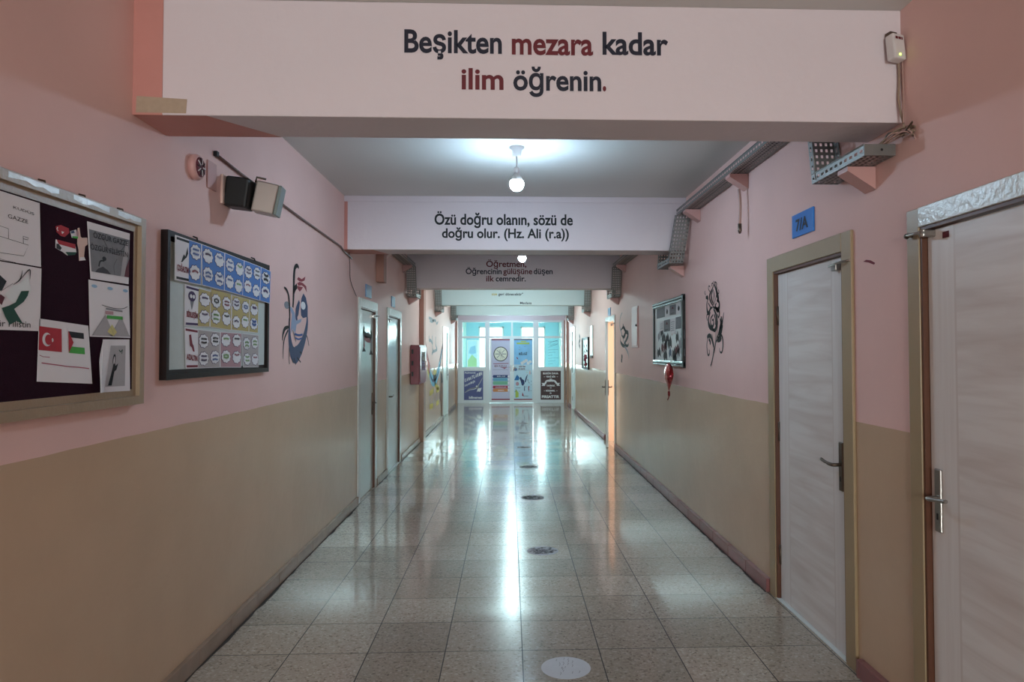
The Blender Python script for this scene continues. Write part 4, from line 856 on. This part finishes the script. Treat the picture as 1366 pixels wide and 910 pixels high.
for P in ([(5.462,1.684),(5.498,1.655),(5.531,1.604)], [(5.231,1.515),(5.280,1.495),(5.320,1.479)], [(5.153,1.511),(5.178,1.486),(5.201,1.465)], [(5.044,1.591),(5.040,1.535),(5.050,1.470)], [(5.295,1.558),(5.329,1.548),(5.345,1.541)], [(5.107,1.506),(5.122,1.492),(5.141,1.478)]): b.stroke(P, .012, m2, 'ink', k=3)
b.build('wall_mural', label='blue and black mural of a face with red tulip beside left noticeboard', catg='mural')
# figures on the first left door
b = B(); X = XL-.0105; mp = lambda u, v: (X, u, v); m2 = lambda u, v: (X+.0008, u, v)
for P, m in (([(7.649,1.836),(7.698,1.816),(7.685,1.758),(7.617,1.728),(7.603,1.770)], 'dkgreen'), ([(8.047,1.805),(8.093,1.769),(8.080,1.694),(8.018,1.722),(8.017,1.782)], 'dkgreen'), ([(7.603,1.756),(7.699,1.752),(7.702,1.645),(7.633,1.630)], 'mgrey'), ([(8.018,1.722),(8.095,1.709),(8.098,1.574),(8.022,1.559)], 'mgrey'), ([(7.654,1.616),(7.760,1.559),(7.568,1.556)], 'ink'), ([(8.037,1.581),(8.169,1.521),(7.941,1.522)], 'ink')): b.poly(P, mp, m)
for P, m in (([(7.672,1.751),(7.791,1.732),(7.899,1.742),(8.034,1.708)], 'ink'), ([(7.686,1.716),(7.828,1.690),(8.012,1.685)], 'mred'), ([(7.654,1.644),(7.689,1.602)], 'mred')): b.stroke(P, .06, m2, m)
b.build('door_drawing', l1leaf, label='drawn pair of figures in black, green and red')

# red fire hose cabinet
r = thing('fire_hose_cabinet', (XL, 11.55, 1.03), 'dark red fire hose cabinet on left wall next to pilaster', 'cabinet')
b = B(); b.box((XL+.003, 11.12, 1.04), (XL+.14, 12.0, 1.66), 'cabred', .006); b.build('body', r)
b = B(); b.box((XL+.14, 11.15, 1.07), (XL+.152, 11.97, 1.63), 'cabred', .004); dr = b.build('door', r)
b = B(); b.box((XL+.152, 11.35, 1.25), (XL+.155, 11.8, 1.55), 'glass'); b.build('pane', dr)
b = B(); b.box((XL+.15, 11.9, 1.3), (XL+.175, 11.93, 1.4), 'chrome', .003); b.build('latch', dr)
for z in (1.52, 1.34, 1.17):
    b = B(); b.box((XL+.02, 11.117, z), (XL+.05, 11.121, z+.07), 'black'); b.build('side_slot', r)

# chain mural and other paintings beyond the pilaster
b = B(); mp = onleft(.0015); m2 = onleft(.0025)
c1 = [(13.071,1.784),(13.181,1.667),(13.309,1.519),(13.504,1.368),(13.807,1.171)]; c2 = [(13.807,1.171),(14.016,1.048),(14.339,0.966),(14.714,0.951),(15.109,1.008),(15.481,1.124),(15.738,1.270)]; c3 = [(15.738,1.270),(16.004,1.421),(16.302,1.601),(16.612,1.787)]
b.stroke(c1, (.05, .16, .25), mp, 'mred'); b.stroke(c1[2:], (.02, .06, .1), m2, 'morange'); b.stroke(c2, .22, mp, 'mcyan'); b.stroke(c2, .06, m2, 'mblue'); b.stroke(c3, (.22, .2, .06), mp, 'maroon'); b.stroke(c3[:3], .06, m2, 'mcyan')
b.poly([(14.482,1.172),(14.709,1.197),(15.065,1.146),(15.148,1.070),(14.713,1.043),(14.447,1.083)], mp, 'myel'); b.stroke([(14.430,1.033),(14.713,1.002),(15.008,1.007)], .12, m2, 'ink'); b.stroke([(13.443,1.219),(13.574,1.140),(13.741,1.077)], .1, mp, 'myel')
for P in ([(13.764,0.789),(13.819,0.594),(13.772,0.425)], [(14.528,0.787),(14.532,0.584),(14.388,0.394)], [(15.013,0.782),(15.077,0.589),(15.020,0.426)], [(15.704,0.789),(15.664,0.617),(15.624,0.445)]): b.stroke(P, .04, mp, 'mgrey')
for P in ([(13.766,0.732),(14.128,0.749),(14.528,0.766)], [(13.788,0.481),(14.081,0.468),(14.423,0.461)], [(15.014,0.719),(15.320,0.727),(15.705,0.732)], [(15.020,0.457),(15.326,0.450),(15.624,0.450)], [(14.716,0.899),(15.012,0.823),(15.531,0.754)]): b.stroke(P, .10, mp, 'myel')
b.build('wall_mural', label='colourful hanging-chain mural with yellow shapes on left wall', catg='mural')
b = B()
b.poly([(15.853,1.069),(16.242,1.091),(16.437,0.867),(16.494,0.452),(16.334,0.099),(16.078,0.100),(16.026,0.350),(15.754,0.524),(15.926,0.800)], onleft(.0015), 'mbrown'); b.poly([(16.034,1.086),(16.314,1.032),(16.486,0.842),(16.108,0.837)], onleft(.0025), 'ink'); b.build('wall_mural', label='tall narrow brown painted trunk beside far left door', catg='mural')
b = B()
for P in ([(14.229,1.874),(14.286,1.715),(14.326,1.556)], [(14.890,1.868),(14.893,1.701),(15.198,1.598)], [(14.183,1.507),(14.418,1.566),(14.362,1.596)], [(13.657,1.861),(13.709,1.767)], [(14.326,1.556),(14.701,1.566),(15.198,1.598)], [(13.709,1.767),(13.965,1.774),(14.286,1.715)]): b.stroke(P, .06, onleft(.0015), 'mgrey')
b.build('wall_mural', label='faint grey vertical strokes on left wall above chain mural', catg='mural')
b = B()
for P in ([(13.634,2.206),(14.061,2.207),(14.423,2.183)], [(13.802,2.156),(14.240,2.155),(14.515,2.207)], [(14.901,2.204),(15.103,2.149),(15.371,2.202)], [(14.423,2.183),(14.648,2.201),(14.901,2.204)]): b.stroke(P, .05, onleft(.0015), 'mgrey')
b.build('wall_mural', label='faint grey scribbles high on left wall near the cable tray', catg='mural')

# ------------------------------------------------------------------ right wall
b = B(); mp = onright(.0015); m2 = onright(.0023)
for P, wd in (
 ([(5.759,2.110),(5.821,2.072),(5.879,2.040),(5.893,2.005),(5.850,1.966),(5.794,1.935)], (.01, .05, .02)), ([(5.759,2.110),(5.705,2.061),(5.671,2.015),(5.643,1.978),(5.672,1.962)], (.02, .08, .03)), ([(5.790,2.069),(5.838,2.028),(5.824,1.982),(5.769,1.943)], (.01, .05, .01)), ([(5.790,2.073),(5.761,2.031),(5.768,1.996),(5.794,1.935)], (.01, .03, .01)),
 ([(5.713,2.106),(5.684,2.068),(5.695,2.017),(5.763,1.942)], (.01, .03, .01)), ([(5.951,1.996),(5.979,1.957),(5.967,1.901),(5.929,1.880),(5.873,1.913),(5.810,1.923)], (.02, .06, .02)), ([(5.936,1.967),(5.895,1.942),(5.863,1.922)], .02), ([(5.687,1.972),(5.629,1.955),(5.621,1.916),(5.660,1.892),(5.704,1.903),(5.733,1.927),(5.697,1.951)], (.03, .07, .02)), ([(5.801,1.927),(5.749,1.915),(5.704,1.908),(5.631,1.882),(5.617,1.855),(5.647,1.830),(5.670,1.858)], (.02, .04, .02)),
 ([(5.874,1.886),(5.923,1.844),(5.931,1.798),(5.893,1.761),(5.831,1.741),(5.769,1.730)], (.02, .07, .03)), ([(5.780,1.908),(5.705,1.851),(5.692,1.797),(5.708,1.754),(5.754,1.729),(5.815,1.740)], (.03, .08, .03)), ([(5.796,1.860),(5.860,1.832),(5.867,1.787),(5.824,1.758),(5.783,1.784),(5.791,1.819),(5.829,1.812)], (.02, .05, .02)), ([(5.766,1.863),(5.730,1.817),(5.738,1.773)], .03), ([(5.955,1.877),(5.988,1.856),(5.966,1.818)], .02),
 ([(6.016,2.042),(6.042,2.063),(6.028,2.076)], .015), ([(6.010,2.019),(5.957,2.015),(5.935,1.995)], (.03, .06, .02)), ([(5.885,2.059),(5.929,2.090),(5.909,2.111),(5.877,2.099)], .015), ([(5.671,2.023),(5.627,2.029),(5.640,2.056)], .015), ([(5.821,2.098),(5.826,2.121),(5.795,2.123)], .015), ([(5.728,2.108),(5.743,2.127),(5.698,2.118),(5.681,2.099)], .015), ([(5.774,2.103),(5.783,2.126),(5.767,2.138)], .012),
 ([(5.832,1.705),(5.809,1.651),(5.779,1.597),(5.790,1.544),(5.838,1.472),(5.880,1.431)], (.008, .03, .03)), ([(5.662,1.805),(5.685,1.719),(5.711,1.649),(5.758,1.579),(5.781,1.544)], (.01, .025, .02)), ([(5.733,1.720),(5.735,1.650),(5.755,1.588)], .01), ([(5.603,1.820),(5.584,1.776),(5.627,1.717),(5.681,1.666)], (.02, .06, .02)), ([(5.497,1.864),(5.532,1.808),(5.556,1.775),(5.606,1.734)], (.01, .05, .05)), ([(5.566,1.835),(5.576,1.784),(5.591,1.750)], .04), ([(5.534,1.765),(5.577,1.724),(5.636,1.687)], (.02, .09, .04)),
 ([(5.977,1.672),(5.927,1.689),(5.864,1.679),(5.818,1.633),(5.789,1.588)], (.05, .06, .02)), ([(5.961,1.662),(5.988,1.608),(5.971,1.543),(5.939,1.521),(5.906,1.544),(5.924,1.571)], (.02, .03, .015)), ([(5.928,1.662),(5.881,1.634),(5.897,1.616)], .04), ([(5.712,1.632),(5.651,1.666),(5.578,1.686),(5.537,1.655),(5.533,1.595),(5.562,1.549),(5.611,1.553),(5.625,1.583)], (.02, .04, .012)), ([(5.681,1.649),(5.608,1.652),(5.579,1.673)], .06)): b.stroke(P, tuple(x*.65 for x in wd) if isinstance(wd, tuple) else wd*.7, mp, 'ink')
b.build('wall_mural', label='black swirling rose mural on right wall beside classroom door', catg='mural')
b = B(); mp = onright(.0015)
for P, wd in (([(10.525,2.139),(10.717,2.074),(10.760,1.939),(10.572,1.813),(10.355,1.691),(10.181,1.603)], (.01, .04, .01)), ([(10.665,1.876),(10.421,1.912),(10.244,1.834),(10.389,1.765),(10.610,1.799)], (.02, .07, .02)), ([(10.481,1.752),(10.209,1.833),(10.004,1.799),(10.177,1.717),(10.392,1.662)], (.02, .08, .02)), ([(10.725,1.787),(10.690,1.695),(10.393,1.633),(10.179,1.660)], (.01, .06, .02)), ([(10.393,1.633),(10.181,1.588),(10.012,1.517),(9.964,1.447)], (.02, .04, .01)), ([(10.285,1.661),(10.111,1.631),(9.975,1.658)], .04), ([(10.620,1.485),(10.526,1.468)], .06), ([(10.659,1.424),(10.565,1.411)], .06), ([(10.475,1.959),(10.350,1.881),(10.174,1.847)], .04)): b.stroke(P, wd, mp, 'mgrey' if isinstance(wd, tuple) and wd[1] < .05 else 'ink')
b.build('wall_mural', label='small grey swirl mural on right wall before ajar door', catg='mural')
r = thing('electrical_panel', (XR, 9.42, 1.6), 'flush pink-painted electrical panel door on right wall', 'panel')
b = B(); b.box((XR, 9.19, 1.605), (XR-.012, 9.64, 2.155), 'pinkpl', .002); b.build('frame', r)
b = B(); b.box((XR-.012, 9.215, 1.63), (XR-.018, 9.615, 2.13), 'pinkpl', .002); pd = b.build('door', r)
b = B(); b.lathe([(.014, 0), (.014, -.01), (.008, -.014)], (XR-.018, 9.26, 1.9), 'black', 'X', 12); b.build('lock', pd)
b = B(); b.poly([(3.30, 1.985), (3.27, 1.99), (3.23, 1.982), (3.19, 1.965), (3.2, 1.958), (3.25, 1.974)], onright(.0015), 'inkred'); b.build('paint_smear', label='small dark red smear on right wall between the two wooden doors', catg='stain')
# right noticeboard with small animal cut-outs
r = thing('noticeboard', (XR, 7.4, 1.4), 'silver and black framed board of small grey pictures on right wall', 'noticeboard')
RY0, RY1, RZ0, RZ1 = 6.74, 8.10, 1.405, 2.10
b = B(); b.box((XR, RY0-.02, RZ0-.01), (XR-.03, RY0+.04, RZ1+.01), 'black', .004); b.build('side_rail', r); b = B(); b.box((XR, RY1-.02, RZ0), (XR-.03, RY1+.02, RZ1), 'black', .004); b.build('side_rail', r)
for z in (RZ0, RZ1-.055):
    b = B(); b.box((XR, RY0-.02, z), (XR-.036, RY1+.02, z+.055), 'rail', .008); b.box((XR-.036, RY0, z+.02), (XR-.039, RY1, z+.03), 'ink'); b.build('silver_rail', r)
b = B(); b.box((XR, RY0+.03, RZ0+.05), (XR-.014, RY1-.02, RZ1-.05), 'postw'); b.build('board_panel', r)
RX = XR-.014
PQ = 'grey sheets on the silver-railed board'
def d_tri(b, L): b.poly([(.3, .6), (.7, .6), (.5, .85)], L(1), 'maroon'); b.stroke([(.2, .3), (.8, .32)], .06, L(1), 'mgrey', k=1); b.stroke([(.2, .15), (.7, .16)], .05, L(1), 'dkgrey', k=1)
def d_dot(b, L): b.disc((.5, .5), .18, .22, L(1), 'ink', 12); b.stroke([(.4, .75), (.55, .6)], .1, L(1), 'mgrey')
def d_lines(b, L):
    for k in range(5): b.stroke([(.15, .2+.14*k), (.5, .22+.14*k), (.85, .2+.14*k)], .04, L(1), 'mgrey')
sheets_r = [('91,350 150,335 148,262 92,280', 'paper2', d_lines, 'far left grey sheet in top row of silver-railed board'), ('150,342 183,338 182,255 150,262', 'cloud', d_dot, 'white sheet with dark spot, second in top row'), ('184,325 229,318 228,245 184,255', 'paper2', d_tri, 'grey sheet with dark red triangle in top row'), ('229,318 270,312 270,230 229,240', 'cloud', d_dot, 'white sheet with dark mark at near end of top row'), ('108,480 140,470 140,362 110,372', 'cloud', d_lines, 'pale narrow sheet at far end of second row'), ('143,445 186,436 185,352 144,362', 'paper2', d_tri, 'grey sheet with triangle in second row'), ('187,436 224,430 226,345 188,352', 'cloud', d_lines, 'pale sheet in the middle of second row'), ('226,425 272,415 272,330 227,340', 'paper2', d_lines, 'grey lined sheet at near end of second row')]
quads = [[(7.965,1.926),(7.539,1.929),(7.549,2.040),(7.954,2.037)], [(7.539,1.918),(7.320,1.914),(7.323,2.036),(7.536,2.039)], [(7.313,1.933),(7.034,1.928),(7.037,2.032),(7.310,2.035)], [(7.034,1.928),(6.798,1.924),(6.795,2.036),(7.031,2.038)], [(7.812,1.778),(7.612,1.785),(7.609,1.891),(7.809,1.884)], [(7.592,1.764),(7.305,1.770),(7.308,1.893),(7.581,1.890)], [(7.300,1.734),(7.070,1.743),(7.053,1.891),(7.289,1.892)], [(7.057,1.778),(6.791,1.783),(6.788,1.899),(7.047,1.898)]]
for q, (_, m, fn, lab) in zip(quads, sheets_r): sheet('picture_sheet', lab, 'paper', PQ, RX, -1, q, m, fn)
cuts = [(7.866,1.724),(7.718,1.775),(7.629,1.697),(7.513,1.649),(7.445,1.693),(7.334,1.647),(7.005,1.699),(6.776,1.735),(7.871,1.543),(7.688,1.598),(7.548,1.612),(7.551,1.514),(7.318,1.544),(7.149,1.530),(7.009,1.573),(6.874,1.628),(6.781,1.559),(7.185,1.789),(6.951,1.545),(7.101,1.481)]
cols = ['mgrey', 'dkgrey', 'ink', 'mgrey', 'dkgrey', 'ink', 'ink', 'mgrey', 'dkgrey', 'maroon', 'maroon', 'dkgrey', 'mblue', 'dkgrey', 'maroon', 'mgrey', 'mgrey', 'skin', 'mgrey', 'dkgrey']
for k, (u, v) in enumerate(cuts):
    a = .06+.016*(k % 3); h = .05+.01*(k % 2)
    sh = [(u-a, v-h), (u-a*.2, v-h*.5), (u+a*.5, v-h*1.2), (u+a, v-h*.2), (u+a*.7, v+h*.8), (u+a*.2, v+h*.4), (u-a*.3, v+h*1.2), (u-a*.9, v+h*.3)]
    cut('small dark figure cut-out on lower part of silver-railed board', [(sh, cols[k])], 'figure_cutout', 'figure cut-outs on the silver-railed board', RX, -1)
# red foil decoration hanging from the board
b = B(); c = Vector((XR-.085, 7.08, 1.33)); n1, n2 = 14, 12; ringz = []
for i in range(n1+1):
    t = i/n1; z = .115-.30*t; rad = math.sin(math.pi*min(1, t*1.02)**.75)*(.125 if t < .6 else .125*(1-(t-.6)*.9))+.003
    ringz.append([b.bm.verts.new(c+Vector((.3*rad*math.cos(2*math.pi*k/n2), rad*(1+.2*math.sin(9*t+2.3*k))*math.sin(2*math.pi*k/n2), z))) for k in range(n2)])
mi = b.mi('foil')
for A, Q in zip(ringz, ringz[1:]):
    for k in range(n2):
        f = b.bm.faces.new([A[k], A[(k+1) % n2], Q[(k+1) % n2], Q[k]]); f.material_index = mi
b.tube(cat([(c.x, c.y, 1.15), (c.x+.005, c.y+.02, 1.1), (c.x, c.y+.06, 1.06)], 5), [.012]*5+[.006]*6, 'foil', 6); b.tube([(c.x, c.y, 1.44), (XR-.03, c.y, 1.47)], .004, 'wire', 6)
b.build('foil_ornament', label='shiny red foil ornament hanging below silver-railed board', catg='ornament')
# far right board, its flower and the white panel
r = thing('noticeboard', (XR, 15.6, 1.2), 'small far board with black sketch on right wall past ajar door', 'noticeboard')
b = B(); framed(b, XR, -1, 14.95, 16.2, 1.16, 1.86, .05, .035, 'dkwood'); b.build('frame', r)
b = B(); b.box((XR, 14.99, 1.2), (XR-.012, 16.16, 1.82), 'frost'); b.build('board_panel', r)
b = B(); mp = onright(.0135)
for P in ([(15.9, 1.7), (15.7, 1.6), (15.9, 1.5), (15.6, 1.4)], [(15.3, 1.7), (15.5, 1.6), (15.2, 1.55)], [(15.5, 1.75), (15.4, 1.6), (15.6, 1.5)], [(15.9, 1.4), (15.7, 1.3), (15.4, 1.35)]): b.stroke(P, .05, mp, 'ink')
b.build('sketch', r)
b = B()
for k in range(12): 
    t = random.random()*6.28; q = Vector((XR-.072-.01*random.random(), 15.02+.11*math.cos(t), 1.36+.10*math.sin(t)))
    b.lathe([(.004, -.03), (.028, -.015), (.031, .01), (.012, .035)], q, 'cabred', 'Z', 8)
b.tube([(XR-.07, 15.02, 1.44), (XR-.07, 15.02, 1.2)], 0.012, 'cabred', 6)
b.build('red_flower_bunch', label='small red paper flower bunch on far right board', catg='ornament')
r = thing('wall_panel', (XR, 14.45, 1.42), 'narrow bright white hanging panel with dark lower edge on right wall', 'panel')
b = B(); b.box((XR, 14.25, 1.47), (XR-.02, 14.65, 2.08), 'frost', .004); b.build('sheet', r)
b = B(); b.box((XR, 14.25, 1.42), (XR-.022, 14.65, 1.47), 'dmetal', .003); b.build('lower_bar', r)
b = B(); b.stroke([(17.1, 1.95), (16.9, 1.85), (17.2, 1.75), (16.95, 1.65)], .09, onright(.0015), 'dkgrey'); b.build('wall_mural', label='tiny dark squiggle painted on far right wall', catg='mural')

# ------------------------------------------------------------------ floor stickers
labs = ['blank white round sticker at the near edge of the floor', 'scuffed white round sticker with dark print, second from the camera', 'dark scuffed round sticker, third from the camera', 'round floor sticker, fourth from the camera', 'round floor sticker, fifth from the camera', 'round floor sticker, sixth from the camera', 'farthest round floor sticker near the end doors']
for k, (x, y) in enumerate(((.275, 3.506), (.256, 5.542), (.245, 7.546), (.26, 9.541), (.228, 11.469), (.268, 13.455), (.288, 15.265))):
    b = B(); b.lathe([(.122, 0), (.122, .0012)], (x, y, 0), 'sticker', 'Z', 40)
    random.seed(k+20)
    if k > 1: b.disc((x, y), .108, .108, onfloor(.0014), 'smudge')
    if k > 0:
        for j in range(110):
            rr = .105*math.sqrt(random.random()); t = random.random()*6.283
            if k == 1 and rr*math.sin(t) < -.09: continue
            px, py = x+rr*math.cos(t), y+rr*math.sin(t); a = random.uniform(.008, .02)
            b.poly([(px-a, py-a*.4), (px+a*.3, py-a*.6), (px+a, py+a*.1), (px+a*.2, py+a*.6)], onfloor(.0015+.00001*j), random.choice(['smudge', 'dkgrey', 'mgrey'] if k == 1 else ['dkgrey', 'sticker', 'mgrey', 'ink']))
    else:
        for j in range(16):
            rr = .09*math.sqrt(random.random()); t = random.random()*6.283; px, py = x+rr*math.cos(t), y+rr*math.sin(t)
            b.stroke([(px, py), (px+.006, py+.02), (px+.002, py+.04*random.random())], .0025, onfloor(.0016), 'mgrey')
    b.build('floor_sticker', label=labs[k], catg='sticker', group='round stickers down the floor')
